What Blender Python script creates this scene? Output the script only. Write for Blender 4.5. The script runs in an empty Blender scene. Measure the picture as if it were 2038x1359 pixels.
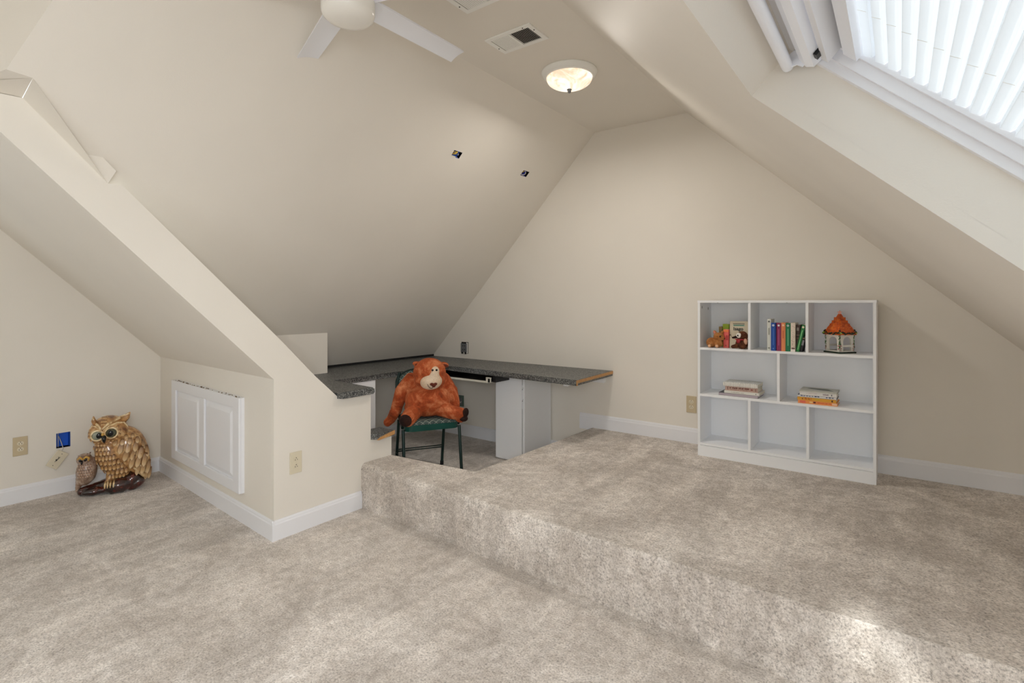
import bpy, bmesh, math, random
from mathutils import Vector, Matrix
from mathutils.geometry import tessellate_polygon
from mathutils.bvhtree import BVHTree
random.seed(7)
SC = bpy.context.scene
COL = SC.collection
PI = math.pi

# ---------------------------------------------------------------- camera, world, lights, exposure
cam = bpy.data.cameras.new('camera')
cam.sensor_width = 36.0
cam.lens = 18.411
cam.shift_y = -0.03754
cam.clip_start = 0.02
camo = bpy.data.objects.new('camera', cam)
COL.objects.link(camo)
camo.location = (0, 0, 1.30)
camo.rotation_euler = (PI / 2, 0, math.radians(36.491))
SC.camera = camo

SC.view_settings.view_transform = 'Standard'
SC.view_settings.look = 'None'
SC.view_settings.exposure = 0.60
SC.view_settings.gamma = 1.0
SC.view_settings.use_curve_mapping = False

SKY_STRENGTH = 1.75
world = bpy.data.worlds.new('overcast_sky')
SC.world = world
world.use_nodes = True
wn = world.node_tree.nodes
wn['Background'].inputs[0].default_value = (0.90, 0.955, 1.0, 1)
wn['Background'].inputs[1].default_value = SKY_STRENGTH


def area(name, loc, target, sx, sy, power, color=(1, 1, 1), spread=180):
    l = bpy.data.lights.new(name, 'AREA')
    l.shape = 'RECTANGLE'
    l.size = sx
    l.size_y = sy
    l.energy = power
    l.color = color
    l.spread = math.radians(spread)
    o = bpy.data.objects.new(name, l)
    COL.objects.link(o)
    o.location = loc
    d = (Vector(target) - Vector(loc)).normalized()
    o.rotation_euler = d.to_track_quat('-Z', 'Y').to_euler()
    return o


sun = bpy.data.lights.new('hazy_sun', 'SUN')
sun.energy = 1.5
sun.angle = math.radians(2.5)
sun.color = (1.0, 0.97, 0.93)
suno = bpy.data.objects.new('hazy_sun', sun)
COL.objects.link(suno)
suno.location = (0, -6, 6)
suno.rotation_euler = Vector((0.0, 0.82, -0.56)).to_track_quat('-Z', 'Y').to_euler()
# area lights out of frame; the gable and second skylight openings are added fill
area('added_fill_gable', (-0.75, -2.44, 1.35), (-0.75, 0, 1.30), 1.5, 1.3, 2, (0.94, 0.972, 1.0))
area('added_fill_skylight', (0.16, -0.27, 1.50), (-0.52, -0.27, 0.766), 0.98, 0.74, 43, (0.94, 0.97, 1.0))
area('daylight_dormer_window', (-4.58, -0.45, 1.25), (-2.0, -0.2, 1.0), 0.9, 0.8, 0.05, (0.97, 0.985, 1.0))
DOWN_W = 7.0
cyc = SC.cycles
cyc.max_bounces = 12
cyc.diffuse_bounces = 8
cyc.transmission_bounces = 8
cyc.sample_clamp_indirect = 6
cyc.caustics_reflective = False
cyc.caustics_refractive = False


# ---------------------------------------------------------------- materials
def srgb(r, g, b):
    def f(c):
        c /= 255.0
        return c / 12.92 if c <= 0.04045 else ((c + 0.055) / 1.055) ** 2.4
    return (f(r), f(g), f(b), 1)


def mat(name, col, rough=0.6, metal=0.0, spec=0.5, coat=0.0, sheen=0.0):
    m = bpy.data.materials.new(name)
    m.use_nodes = True
    b = m.node_tree.nodes['Principled BSDF']
    b.inputs['Base Color'].default_value = col
    b.inputs['Roughness'].default_value = rough
    b.inputs['Metallic'].default_value = metal
    b.inputs['Specular IOR Level'].default_value = spec
    b.inputs['Coat Weight'].default_value = coat
    b.inputs['Sheen Weight'].default_value = sheen
    return m


class NT:
    def __init__(s, m):
        s.m = m
        s.t = m.node_tree
        s.b = s.t.nodes['Principled BSDF']

    def n(s, typ, **kw):
        nd = s.t.nodes.new(typ)
        for k, v in kw.items():
            if k.startswith('_'):
                setattr(nd, k[1:], v)
            else:
                nd.inputs[k.replace('__', ' ')].default_value = v
        return nd

    def l(s, a, b):
        s.t.links.new(a, b)

    def coord(s, kind='Object', scale=(1, 1, 1)):
        tc = s.n('ShaderNodeTexCoord')
        mp = s.n('ShaderNodeMapping')
        mp.inputs['Scale'].default_value = scale
        s.l(tc.outputs[kind], mp.inputs['Vector'])
        return mp.outputs['Vector']

    def noise(s, vec, scale, detail=2, rough=0.5, dist=0.0):
        nd = s.n('ShaderNodeTexNoise', Scale=scale, Detail=detail, Roughness=rough, Distortion=dist)
        s.l(vec, nd.inputs['Vector'])
        return nd.outputs['Fac']

    def ramp(s, fac, stops):
        r = s.n('ShaderNodeValToRGB')
        e = r.color_ramp.elements
        e[0].position, e[0].color = stops[0]
        e[1].position, e[1].color = stops[-1]
        for p, c in stops[1:-1]:
            x = e.new(p)
            x.color = c
        s.l(fac, r.inputs['Fac'])
        return r.outputs['Color']

    def mix(s, a, b, fac, typ='MIX'):
        x = s.n('ShaderNodeMix', _data_type='RGBA', _blend_type=typ)
        for sock, v in ((x.inputs[0], fac), (x.inputs[6], a), (x.inputs[7], b)):
            if isinstance(v, (int, float, tuple)):
                sock.default_value = v
            else:
                s.l(v, sock)
        return x.outputs[2]

    def col(s, c):
        s.l(c, s.b.inputs['Base Color'])

    def bump(s, h, strength=0.3, dist=0.01):
        b = s.n('ShaderNodeBump', Strength=strength, Distance=dist)
        s.l(h, b.inputs['Height'])
        s.l(b.outputs['Normal'], s.b.inputs['Normal'])


def m_wall():
    m = mat('cream_wall_paint', srgb(226, 216, 196), 0.62, spec=0.35)
    t = NT(m)
    v = t.coord()
    c = t.ramp(t.noise(v, 1.3, 3), [(0.3, srgb(226, 221, 212)), (0.7, srgb(231, 226, 217))])
    t.col(c)
    t.bump(t.noise(v, 240, 2), 0.12, 0.002)
    return m


def m_carpet():
    m = mat('beige_pile_carpet', srgb(190, 178, 166), 0.95, spec=0.1, sheen=0.15)
    t = NT(m)
    v = t.coord()
    big = t.noise(v, 2.6, 6, 0.62, 0.8)
    fine = t.noise(v, 125, 4, 0.75)
    mid = t.noise(v, 26, 4, 0.6, 0.3)
    c1 = t.ramp(big, [(0.38, srgb(184, 180, 175)), (0.5, srgb(198, 195, 191)), (0.62, srgb(213, 211, 208))])
    c2 = t.ramp(fine, [(0.34, srgb(88, 80, 72)), (0.45, srgb(200, 194, 187)), (0.66, srgb(255, 252, 248))])
    c3 = t.ramp(mid, [(0.35, srgb(214, 209, 203)), (0.65, srgb(250, 249, 247))])
    c = t.mix(c1, c2, 0.72, 'MULTIPLY')
    c = t.mix(c, c3, 0.75, 'MULTIPLY')
    c = t.mix(c, (1.78, 1.77, 1.80, 1), 1.0, 'MULTIPLY')
    t.col(c)
    sv = t.coord(scale=(5.5, 0.9, 1.0))
    streak = t.ramp(t.noise(sv, 1.6, 4, 0.6, 0.6), [(0.40, (0.90, 0.90, 0.90, 1)), (0.60, (1.04, 1.04, 1.04, 1))])
    c = t.mix(c, streak, 1.0, 'MULTIPLY')
    t.col(c)
    f2 = t.noise(v, 90, 3, 0.7)
    ad = t.n('ShaderNodeMath', _operation='ADD')
    t.l(fine, ad.inputs[0])
    t.l(f2, ad.inputs[1])
    t.bump(ad.outputs[0], 1.0, 0.0035)
    return m


def m_laminate():
    m = mat('charcoal_speckled_laminate', srgb(80, 79, 74), 0.42, spec=0.5)
    t = NT(m)
    v = t.coord()
    n = t.noise(v, 150, 3, 0.75)
    c = t.ramp(n, [(0.40, srgb(30, 33, 36)), (0.5, srgb(74, 76, 76)), (0.60, srgb(150, 150, 147))])
    t.col(c)
    return m


def m_wood(name, c1, c2):
    m = mat(name, c1, 0.6)
    t = NT(m)
    v = t.coord(scale=(1, 9, 9))
    t.col(t.ramp(t.noise(v, 9, 4, 0.6, 1.0), [(0.3, c1), (0.7, c2)]))
    t.bump(t.noise(v, 30, 3), 0.2, 0.003)
    return m


def m_fur(name, dark, mid, light, scale=9):
    m = mat(name, mid, 0.75, spec=0.25, sheen=0.35)
    t = NT(m)
    t.b.inputs['Sheen Roughness'].default_value = 0.45
    t.b.inputs['Sheen Tint'].default_value = light
    v = t.coord()
    n = t.noise(v, scale, 5, 0.65, 0.7)
    c = t.ramp(n, [(0.32, dark), (0.5, mid), (0.68, light)])
    f = t.noise(v, 170, 2, 0.6)
    c = t.mix(c, t.ramp(f, [(0.3, (0.55, 0.55, 0.55, 1)), (0.7, (1, 1, 1, 1))]), 0.6, 'MULTIPLY')
    t.col(c)
    ad = t.n('ShaderNodeMath', _operation='ADD')
    t.l(f, ad.inputs[0])
    t.l(t.noise(v, 34, 3), ad.inputs[1])
    t.bump(ad.outputs[0], 0.7, 0.008)
    return m


def m_ceramic(name, dark, mid, light, scale=20, stretch=(1, 1, 1), coat=0.6, rough=0.35):
    m = mat(name, mid, rough, coat=coat)
    t = NT(m)
    t.b.inputs['Coat Roughness'].default_value = 0.12
    v = t.coord(scale=stretch)
    c = t.ramp(t.noise(v, scale, 4, 0.6, 0.5), [(0.32, dark), (0.5, mid), (0.66, light)])
    t.col(c)
    t.bump(t.noise(v, scale * 2.5, 3), 0.25, 0.003)
    return m


def m_feather(name, edge, mid, light):
    """hand-painted stain: every feather runs from a dark root to a pale rounded tip with streaks"""
    m = mat(name, mid, 0.32, coat=0.5)
    t = NT(m)
    t.b.inputs['Coat Roughness'].default_value = 0.15
    tc = t.n('ShaderNodeTexCoord')
    sep = t.n('ShaderNodeSeparateXYZ')
    t.l(tc.outputs['Generated'], sep.inputs[0])
    grad = t.ramp(sep.outputs['Z'], [(0.02, light), (0.35, mid), (0.95, edge)])
    v = t.coord('Object', (9, 9, 1.4))
    c = t.mix(grad, t.ramp(t.noise(v, 18, 3, 0.6), [(0.35, (0.50, 0.42, 0.36, 1)), (0.55, (1, 1, 1, 1))]), 0.8, 'MULTIPLY')
    t.col(c)
    return m


M = {}
M['wall'] = m_wall()
M['carpet'] = m_carpet()
M['laminate'] = m_laminate()
M['trim'] = mat('white_gloss_trim_paint', srgb(232, 233, 237), 0.35)
M['white'] = mat('white_melamine', srgb(241, 243, 246), 0.42)
M['fanwhite'] = mat('white_fan_enamel', srgb(240, 243, 250), 0.4)
M['ventwhite'] = mat('white_vent_enamel', srgb(240, 240, 236), 0.5)
M['lampglass_off'] = mat('frosted_opal_glass', srgb(238, 236, 230), 0.25, spec=0.5)
M['cutwood'] = m_wood('raw_cut_particle_wood', srgb(206, 160, 104), srgb(178, 128, 76))
M['black'] = mat('matt_black', srgb(14, 14, 14), 0.7)
M['rail'] = mat('black_steel_rail', srgb(24, 25, 26), 0.4, 0.3)
M['alu'] = mat('off_white_aluminium_trim', srgb(214, 212, 200), 0.4)
M['ivory'] = mat('ivory_outlet_plastic', srgb(216, 207, 184), 0.35)
M['beigeplate'] = mat('beige_outlet_plastic', srgb(196, 180, 148), 0.35)
M['slot'] = mat('dark_slot', srgb(42, 34, 26), 0.8)
M['blue'] = mat('blue_box_plastic', srgb(20, 96, 214), 0.45)
M['darkblue'] = mat('dark_blue_box_plastic', srgb(44, 62, 190), 0.45)
M['yellow'] = mat('yellow_wire', srgb(214, 180, 60), 0.5)
M['cable'] = mat('pale_grey_wire', srgb(188, 186, 178), 0.5)
M['steel'] = mat('dull_galvanised_steel', srgb(128, 130, 134), 0.45, 0.6)
M['greengrey'] = mat('grey_green_plastic', srgb(92, 112, 104), 0.5)
M['green'] = mat('dark_green_enamelled_steel', srgb(14, 74, 66), 0.28, 0.25)
M['greenblk'] = mat('blackish_green_steel', srgb(12, 40, 36), 0.35, 0.25)
M['rubber'] = mat('black_rubber', srgb(18, 18, 18), 0.8)
M['bear'] = m_fur('rust_orange_plush', srgb(116, 44, 19), srgb(182, 82, 40), srgb(232, 148, 100))
M['muzzle'] = m_fur('cream_plush', srgb(214, 182, 150), srgb(230, 204, 176), srgb(242, 222, 200), 6)
M['darkplush'] = m_fur('dark_brown_plush', srgb(26, 10, 6), srgb(44, 20, 14), srgb(66, 34, 24))
M['noseplush'] = m_fur('chocolate_plush', srgb(74, 30, 18), srgb(98, 42, 28), srgb(124, 60, 42))
M['eyeblack'] = mat('glossy_black_eye', srgb(8, 8, 8), 0.1)
M['eyewhite'] = mat('white_felt', srgb(236, 232, 224), 0.6)
M['thread'] = mat('dark_thread', srgb(50, 24, 14), 0.8)
M['owl'] = m_ceramic('tan_glazed_ceramic', srgb(110, 66, 30), srgb(186, 138, 84), srgb(222, 188, 136), 22)
M['owlpale'] = m_ceramic('pale_glazed_ceramic', srgb(168, 128, 82), srgb(222, 194, 146), srgb(244, 226, 188), 26)
M['feather'] = m_feather('painted_breast_feather', srgb(110, 66, 28), srgb(208, 162, 104), srgb(246, 220, 172))
M['wingfeather'] = m_feather('painted_wing_feather', srgb(122, 82, 44), srgb(206, 168, 120), srgb(240, 214, 170))
M['greyowl'] = m_ceramic('grey_brown_glazed_ceramic', srgb(104, 74, 56), srgb(154, 128, 110), srgb(190, 170, 154), 30)
M['greyfeather'] = m_feather('painted_grey_feather', srgb(120, 78, 54), srgb(196, 160, 134), srgb(240, 216, 194))
M['rock'] = m_ceramic('dark_red_brown_glaze', srgb(16, 7, 6), srgb(38, 13, 9), srgb(96, 32, 20), 14, coat=1.0, rough=0.2)
M['eyegrey'] = mat('glassy_grey_iris', srgb(132, 136, 120), 0.12, coat=1.0)
M['eyegreen'] = mat('glassy_dark_green_iris', srgb(60, 62, 36), 0.12, coat=1.0)
M['gold'] = mat('mustard_glaze', srgb(196, 152, 66), 0.35, coat=0.5)
M['page'] = mat('book_paper', srgb(222, 214, 196), 0.85)
M['leafgreen'] = mat('leaf_green_paint', srgb(58, 104, 46), 0.5)
M['leafdark'] = mat('dark_leaf_paint', srgb(24, 48, 30), 0.5)
M['pinkpaint'] = mat('pink_blossom_paint', srgb(200, 120, 124), 0.5)
M['limepaint'] = mat('lime_paint', srgb(168, 196, 70), 0.5)
M['plaster'] = mat('white_glazed_plaster', srgb(226, 224, 214), 0.4)
M['star'] = mat('orange_glaze', srgb(206, 104, 30), 0.35, coat=0.5)


def m_roof():
    m = mat('orange_tiled_glaze', srgb(216, 92, 18), 0.4, coat=0.4)
    t = NT(m)
    v = t.coord()
    t.col(t.ramp(t.noise(v, 60, 3, 0.6), [(0.3, srgb(180, 66, 10)), (0.55, srgb(222, 100, 20)), (0.75, srgb(238, 140, 50))]))
    return m


M['roof'] = m_roof()


def m_cushion():
    m = mat('green_lattice_upholstery', srgb(58, 72, 68), 0.85)
    t = NT(m)
    v = t.coord()
    sx = t.n('ShaderNodeSeparateXYZ')
    t.l(v, sx.inputs[0])

    def wave(sign):
        a = t.n('ShaderNodeMath', _operation='MULTIPLY_ADD')
        t.l(sx.outputs['Y'], a.inputs[0])
        a.inputs[1].default_value = sign
        t.l(sx.outputs['X'], a.inputs[2])
        z = t.n('ShaderNodeMath', _operation='MULTIPLY_ADD')
        t.l(sx.outputs['Z'], z.inputs[0])
        z.inputs[1].default_value = sign
        t.l(a.outputs[0], z.inputs[2])
        p = t.n('ShaderNodeMath', _operation='PINGPONG')
        t.l(z.outputs[0], p.inputs[0])
        p.inputs[1].default_value = 0.024
        q = t.n('ShaderNodeMath', _operation='LESS_THAN')
        t.l(p.outputs[0], q.inputs[0])
        q.inputs[1].default_value = 0.0016
        return q.outputs[0]
    mx = t.n('ShaderNodeMath', _operation='MAXIMUM')
    t.l(wave(1.0), mx.inputs[0])
    t.l(wave(-1.0), mx.inputs[1])
    base = t.ramp(t.noise(v, 130, 2), [(0.3, srgb(36, 52, 50)), (0.7, srgb(82, 98, 94))])
    t.col(t.mix(base, srgb(170, 176, 164), mx.outputs[0]))
    return m


M['cushion'] = m_cushion()


def m_blind():
    m = bpy.data.materials.new('white_pleated_blind_cloth')
    m.use_nodes = True
    nt = m.node_tree
    nt.nodes.clear()
    out = nt.nodes.new('ShaderNodeOutputMaterial')
    mix = nt.nodes.new('ShaderNodeMixShader')
    mix.inputs[0].default_value = 0.52
    d = nt.nodes.new('ShaderNodeBsdfDiffuse')
    d.inputs[0].default_value = (0.86, 0.87, 0.88, 1)
    tr = nt.nodes.new('ShaderNodeBsdfTranslucent')
    tr.inputs[0].default_value = (0.88, 0.90, 0.92, 1)
    nt.links.new(d.outputs[0], mix.inputs[1])
    nt.links.new(tr.outputs[0], mix.inputs[2])
    nt.links.new(mix.outputs[0], out.inputs[0])
    return m


M['blind'] = m_blind()
M['blind_tab'] = mat('blind_cell_tab_cloth', srgb(206, 208, 212), 0.8)


def m_glass():
    m = bpy.data.materials.new('window_glass')
    m.use_nodes = True
    nt = m.node_tree
    nt.nodes.clear()
    out = nt.nodes.new('ShaderNodeOutputMaterial')
    mix = nt.nodes.new('ShaderNodeMixShader')
    mix.inputs[0].default_value = 0.06
    t = nt.nodes.new('ShaderNodeBsdfTransparent')
    t.inputs[0].default_value = (0.95, 0.97, 0.97, 1)
    g = nt.nodes.new('ShaderNodeBsdfGlossy')
    g.inputs['Roughness'].default_value = 0.02
    nt.links.new(t.outputs[0], mix.inputs[1])
    nt.links.new(g.outputs[0], mix.inputs[2])
    nt.links.new(mix.outputs[0], out.inputs[0])
    return m


M['glass'] = m_glass()


def m_lampbowl():
    """lit alabaster glass"""
    m = mat('lit_alabaster_glass', srgb(250, 240, 224), 0.3)
    t = NT(m)
    v = t.coord()
    c = t.ramp(t.noise(v, 9, 4, 0.6, 1.5), [(0.38, srgb(214, 190, 164)), (0.6, srgb(255, 244, 228))])
    t.col(c)
    t.l(c, t.b.inputs['Emission Color'])
    t.b.inputs['Emission Strength'].default_value = 0.72
    return m


M['lampbowl'] = m_lampbowl()


# ---------------------------------------------------------------- object helpers
def link(name, bm, m, parent=None, loc=None, smooth=False, auto=None):
    me = bpy.data.meshes.new(name)
    bmesh.ops.recalc_face_normals(bm, faces=bm.faces[:])
    bm.to_mesh(me)
    bm.free()
    for mm in (m if isinstance(m, (list, tuple)) else [m]):
        me.materials.append(mm)
    if smooth:
        me.shade_smooth()
        if auto:
            me.set_sharp_from_angle(angle=math.radians(auto))
    o = bpy.data.objects.new(name, me)
    COL.objects.link(o)
    if parent is not None:
        o.parent = parent
    if loc is not None:
        o.location = loc
    return o


def thing(name, label, cat, loc=(0, 0, 0), rz=0.0, group=None, rot=None):
    o = bpy.data.objects.new(name, None)
    o.empty_display_size = 0.05
    COL.objects.link(o)
    o.location = loc
    if rot is not None:
        o.rotation_euler = rot
    else:
        o.rotation_euler = (0, 0, rz)
    o['label'] = label
    o['category'] = cat
    if group:
        o['group'] = group
    return o


def tag(o, label, cat, group=None):
    o['label'] = label
    o['category'] = cat
    if group:
        o['group'] = group
    return o


def struct(o, label=None, cat=None):
    o['kind'] = 'structure'
    if label:
        o['label'] = label
    if cat:
        o['category'] = cat
    return o


def box(bm, x0, x1, y0, y1, z0, z1, mx=None, bev=0.0, mi=0):
    v = [bm.verts.new((x, y, z)) for x in (x0, x1) for y in (y0, y1) for z in (z0, z1)]
    fs = [(0, 1, 3, 2), (4, 6, 7, 5), (0, 4, 5, 1), (2, 3, 7, 6), (0, 2, 6, 4), (1, 5, 7, 3)]
    faces = [bm.faces.new([v[i] for i in f]) for f in fs]
    for f in faces:
        f.material_index = mi
    if bev > 0:
        es = list({e for f in faces for e in f.edges})
        r = bmesh.ops.bevel(bm, geom=es, offset=bev, segments=2, affect='EDGES', profile=0.5)
        v = list({vv for f in r['faces'] for vv in f.verts} | {x for x in v if x.is_valid})
    if mx is not None:
        vs = set()
        for x in v:
            if x.is_valid:
                vs.add(x)
        bmesh.ops.transform(bm, matrix=mx, verts=list(vs))
    return v


def B(*a, **k):
    bm = bmesh.new()
    box(bm, *a, **k)
    return bm


def prism(bm, pts, d, mi=0):
    """closed polygon pts (3D) swept by vector d"""
    d = Vector(d)
    a = [bm.verts.new(p) for p in pts]
    b = [bm.verts.new(Vector(p) + d) for p in pts]
    n = len(pts)
    f = [bm.faces.new(a), bm.faces.new(b[::-1])]
    for i in range(n):
        f.append(bm.faces.new((a[i], b[i], b[(i + 1) % n], a[(i + 1) % n])))
    for x in f:
        x.material_index = mi
    return a + b


def sheet(name, outer, holes, d, m, parent=None):
    """planar polygon with holes, thickened by vector d"""
    loops = [[Vector(p) for p in outer]] + [[Vector(p) for p in h] for h in holes]
    tri = tessellate_polygon(loops)
    flat = [p for l in loops for p in l]
    bm = bmesh.new()
    d = Vector(d)
    a = [bm.verts.new(p) for p in flat]
    b = [bm.verts.new(p + d) for p in flat]
    for t in tri:
        try:
            bm.faces.new([a[i] for i in t])
            bm.faces.new([b[i] for i in t[::-1]])
        except ValueError:
            pass
    k = 0
    for l in loops:
        n = len(l)
        for i in range(n):
            i0, i1 = k + i, k + (i + 1) % n
            bm.faces.new((a[i0], a[i1], b[i1], b[i0]))
        k += n
    return link(name, bm, m, parent)


def tube(bm, pts, r, seg=10, cap=True):
    pts = [Vector(p) for p in pts]
    rs = r if isinstance(r, (list, tuple)) else [r] * len(pts)
    rings = []
    up = None
    for i, p in enumerate(pts):
        if i == 0:
            t = pts[1] - p
        elif i == len(pts) - 1:
            t = p - pts[i - 1]
        else:
            t = (pts[i + 1] - p).normalized() + (p - pts[i - 1]).normalized()
        t.normalize()
        if up is None:
            up = Vector((0, 0, 1)) if abs(t.z) < 0.9 else Vector((1, 0, 0))
        s = t.cross(up).normalized()
        u = s.cross(t).normalized()
        up = u
        rings.append([bm.verts.new(p + (s * math.cos(2 * PI * k / seg) + u * math.sin(2 * PI * k / seg)) * rs[i]) for k in range(seg)])
    for i in range(len(rings) - 1):
        for k in range(seg):
            bm.faces.new((rings[i][k], rings[i][(k + 1) % seg], rings[i + 1][(k + 1) % seg], rings[i + 1][k]))
    if cap:
        bm.faces.new(rings[0][::-1])
        bm.faces.new(rings[-1])


def T(pts, r, seg=10):
    bm = bmesh.new()
    tube(bm, pts, r, seg)
    return bm


def lathe(bm, prof, seg=32, c=(0, 0, 0)):
    c = Vector(c)
    rings = []
    for r, z in prof:
        if r < 1e-6:
            rings.append([bm.verts.new(c + Vector((0, 0, z)))])
        else:
            rings.append([bm.verts.new(c + Vector((r * math.cos(2 * PI * k / seg), r * math.sin(2 * PI * k / seg), z))) for k in range(seg)])
    for a, b in zip(rings, rings[1:]):
        for k in range(seg):
            k2 = (k + 1) % seg
            if len(a) == 1 and len(b) == 1:
                continue
            if len(a) == 1:
                bm.faces.new((a[0], b[k2], b[k]))
            elif len(b) == 1:
                bm.faces.new((a[k], a[k2], b[0]))
            else:
                bm.faces.new((a[k], a[k2], b[k2], b[k]))


def ellipsoid(bm, c, r, rot=None, sub=3, lo=None):
    mx = Matrix.Translation(Vector(c)) @ (rot.to_4x4() if rot is not None else Matrix.Identity(4)) @ Matrix.Diagonal((r[0], r[1], r[2], 1))
    return bmesh.ops.create_icosphere(bm, subdivisions=sub, radius=1.0, matrix=mx)['verts']


def capsule(bm, p0, p1, r0, r1, n=7):
    p0, p1 = Vector(p0), Vector(p1)
    for i in range(n):
        t = i / (n - 1)
        r = r0 + (r1 - r0) * t
        ellipsoid(bm, p0.lerp(p1, t), (r, r, r), sub=2)


def chain(bm, pts, rs, n=6):
    for i in range(len(pts) - 1):
        capsule(bm, pts[i], pts[i + 1], rs[i], rs[i + 1], n)


def fused(name, bm, m, parent, voxel=0.008, smooth_it=4, jitter=0.0):
    """melt overlapping lumps into ONE continuous skin"""
    me = bpy.data.meshes.new(name)
    bm.to_mesh(me)
    bm.free()
    o = bpy.data.objects.new(name, me)
    COL.objects.link(o)
    md = o.modifiers.new('remesh', 'REMESH')
    md.mode = 'VOXEL'
    md.voxel_size = voxel
    s = o.modifiers.new('smooth', 'SMOOTH')
    s.iterations = smooth_it
    s.factor = 0.5
    dg = bpy.context.evaluated_depsgraph_get()
    dg.update()
    me2 = bpy.data.meshes.new_from_object(o.evaluated_get(dg))
    o.modifiers.clear()
    o.data = me2
    bpy.data.meshes.remove(me)
    me2.name = name
    me2.materials.clear()
    me2.materials.append(m)
    if jitter:
        from mathutils import noise as mn
        for v in me2.vertices:
            k = mn.noise(v.co * 22) * jitter
            v.co += v.normal * k
    me2.shade_smooth()
    o.parent = parent
    return o


def rx(a):
    return Matrix.Rotation(a, 3, 'X')


def ry(a):
    return Matrix.Rotation(a, 3, 'Y')


def rz3(a):
    return Matrix.Rotation(a, 3, 'Z')


# ---------------------------------------------------------------- THE ROOM
CEIL = 2.698
YB = 3.86
K1, K2 = 1.043, 0.9256


def s1z(x):
    return CEIL + K1 * (x + 2.013)


def s2z(x):
    return CEIL - K2 * (x + 1.256)


# lower carpet
struct(link('floor', B(-4.75, 1.05, -2.6, 3.95, -0.06, 0.0), M['carpet']))


# raised carpeted platform with an L-shaped cut-out for the desk well
def platform():
    P = [(-2.753, 2.108), (-0.276, 2.025), (0.95, 1.984), (0.95, YB), (-2.05, YB), (-2.03, 2.385), (-2.753, 2.385)]
    bm = bmesh.new()
    a = [bm.verts.new((x, y, 0.0)) for x, y in P]
    b = [bm.verts.new((x, y, 0.278)) for x, y in P]
    n = len(P)
    bm.faces.new(a[::-1])
    bm.faces.new(b)
    for i in range(n):
        bm.faces.new((a[i], a[(i + 1) % n], b[(i + 1) % n], b[i]))
    es = [e for e in bm.edges if all(abs(v.co.z - 0.278) < 1e-4 for v in e.verts)
          and not all(v.co.y > 3.8 for v in e.verts) and not all(v.co.x > 0.9 for v in e.verts)
          and not all(v.co.x < -2.7 for v in e.verts)]
    bmesh.ops.bevel(bm, geom=es, offset=0.035, segments=5, affect='EDGES', profile=0.5)
    return struct(link('floor_platform', bm, M['carpet'], smooth=True, auto=40))


platform()

# far gable wall
sheet('wall_far', [(-3.98, YB, 0), (1.0, YB, 0), (1.0, YB, s2z(1.0)), (-1.256, YB, CEIL), (-2.013, YB, CEIL), (-3.98, YB, s1z(-3.98))],
      [], (0, 0.08, 0), M['wall'])
# long left slope: openings for two electrical boxes
N1 = Vector((-K1, 0, 1)).normalized()
E1 = Vector((1, 0, K1)).normalized()       # up-slope


def on1(x, y):
    return Vector((x, y, s1z(x)))


def hole1(xc, yc, wy, ws):
    c = on1(xc, yc)
    return [c + Vector((0, sy * wy, 0)) + E1 * (sx * ws) for sx, sy in ((-1, -1), (1, -1), (1, 1), (-1, 1))]


H1 = hole1(-2.395, 2.612, 0.040, 0.024)
H2 = hole1(-2.375, 3.382, 0.040, 0.024)
out1 = [on1(-2.013, YB), on1(-2.013, 0.647), on1(-2.556, 0.428), on1(-2.560, 0.50), on1(-2.841, 0.807), on1(-3.30, 1.27),
        on1(-3.60, 1.58), on1(-3.60, 2.42), on1(-3.98, 2.42), on1(-3.98, YB)]
sheet('ceiling_left_slope', out1, [H1, H2], N1 * 0.03, M['wall'])
# flat strip at the ridge
sheet('ceiling', [(-2.013, YB, CEIL), (-1.256, YB, CEIL), (-1.256, -2.5, CEIL), (-2.78, -2.5, CEIL), (-2.78, 0.338, CEIL), (-2.013, 0.647, CEIL)],
      [], (0, 0, 0.05), M['wall'])
# right slope with the visible skylight and a second opening added for light
N2 = Vector((K2, 0, 1)).normalized()       # outward
A2 = Vector((1, 0, -K2)).normalized()      # down-slope
SO = Vector((-0.289, 1.37, s2z(-0.289)))   # upper far corner of the visible skylight


def on2(x, y):
    return Vector((x, y, s2z(x)))


SKW, SKL = 1.12, 1.40      # width along the ridge, length down the slope


def sk(a, b, n, o=SO):
    return o + A2 * a + Vector((0, -1, 0)) * b + N2 * n


SO2 = Vector((-0.289, 0.13, s2z(-0.289)))
SKW2 = 0.80
SKL2 = 1.12
holes = [[sk(a, b, 0, o) for a, b in ((0, 0), (q, 0), (q, w), (0, w))] for o, w, q in ((SO, SKW, SKL), (SO2, SKW2, SKL2))]
sheet('ceiling_right_slope', [on2(-1.256, YB), on2(1.0, YB), on2(1.0, -2.5), on2(-1.256, -2.5)], holes, N2 * 0.03, M['wall'])
for nm in ('wall_far', 'ceiling_left_slope', 'ceiling', 'ceiling_right_slope'):
    struct(bpy.data.objects[nm])

# partition beside the alcove, cut to the rake of the dormer
XP = -2.753
part = [(0.349, 2.095), (0.274, 2.120), (1.529, 0.882), (1.529, 0.0), (2.355, 0.0), (2.355, 0.414), (2.183, 0.414), (2.183, 0.715),
        (1.949, 0.715), (1.781, 0.873), (1.564, 1.100), (0.837, 1.816), (0.782, 1.817), (0.508, 2.101)]
sheet('wall_partition', [(XP, y, z) for y, z in part], [], (-0.03, 0, 0), M['wall'])
struct(bpy.data.objects['wall_partition'])


def quad(name, pts, d, m=None):
    bm = bmesh.new()
    prism(bm, pts, d)
    return struct(link(name, bm, m or M['wall']))


XL = -4.62
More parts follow.
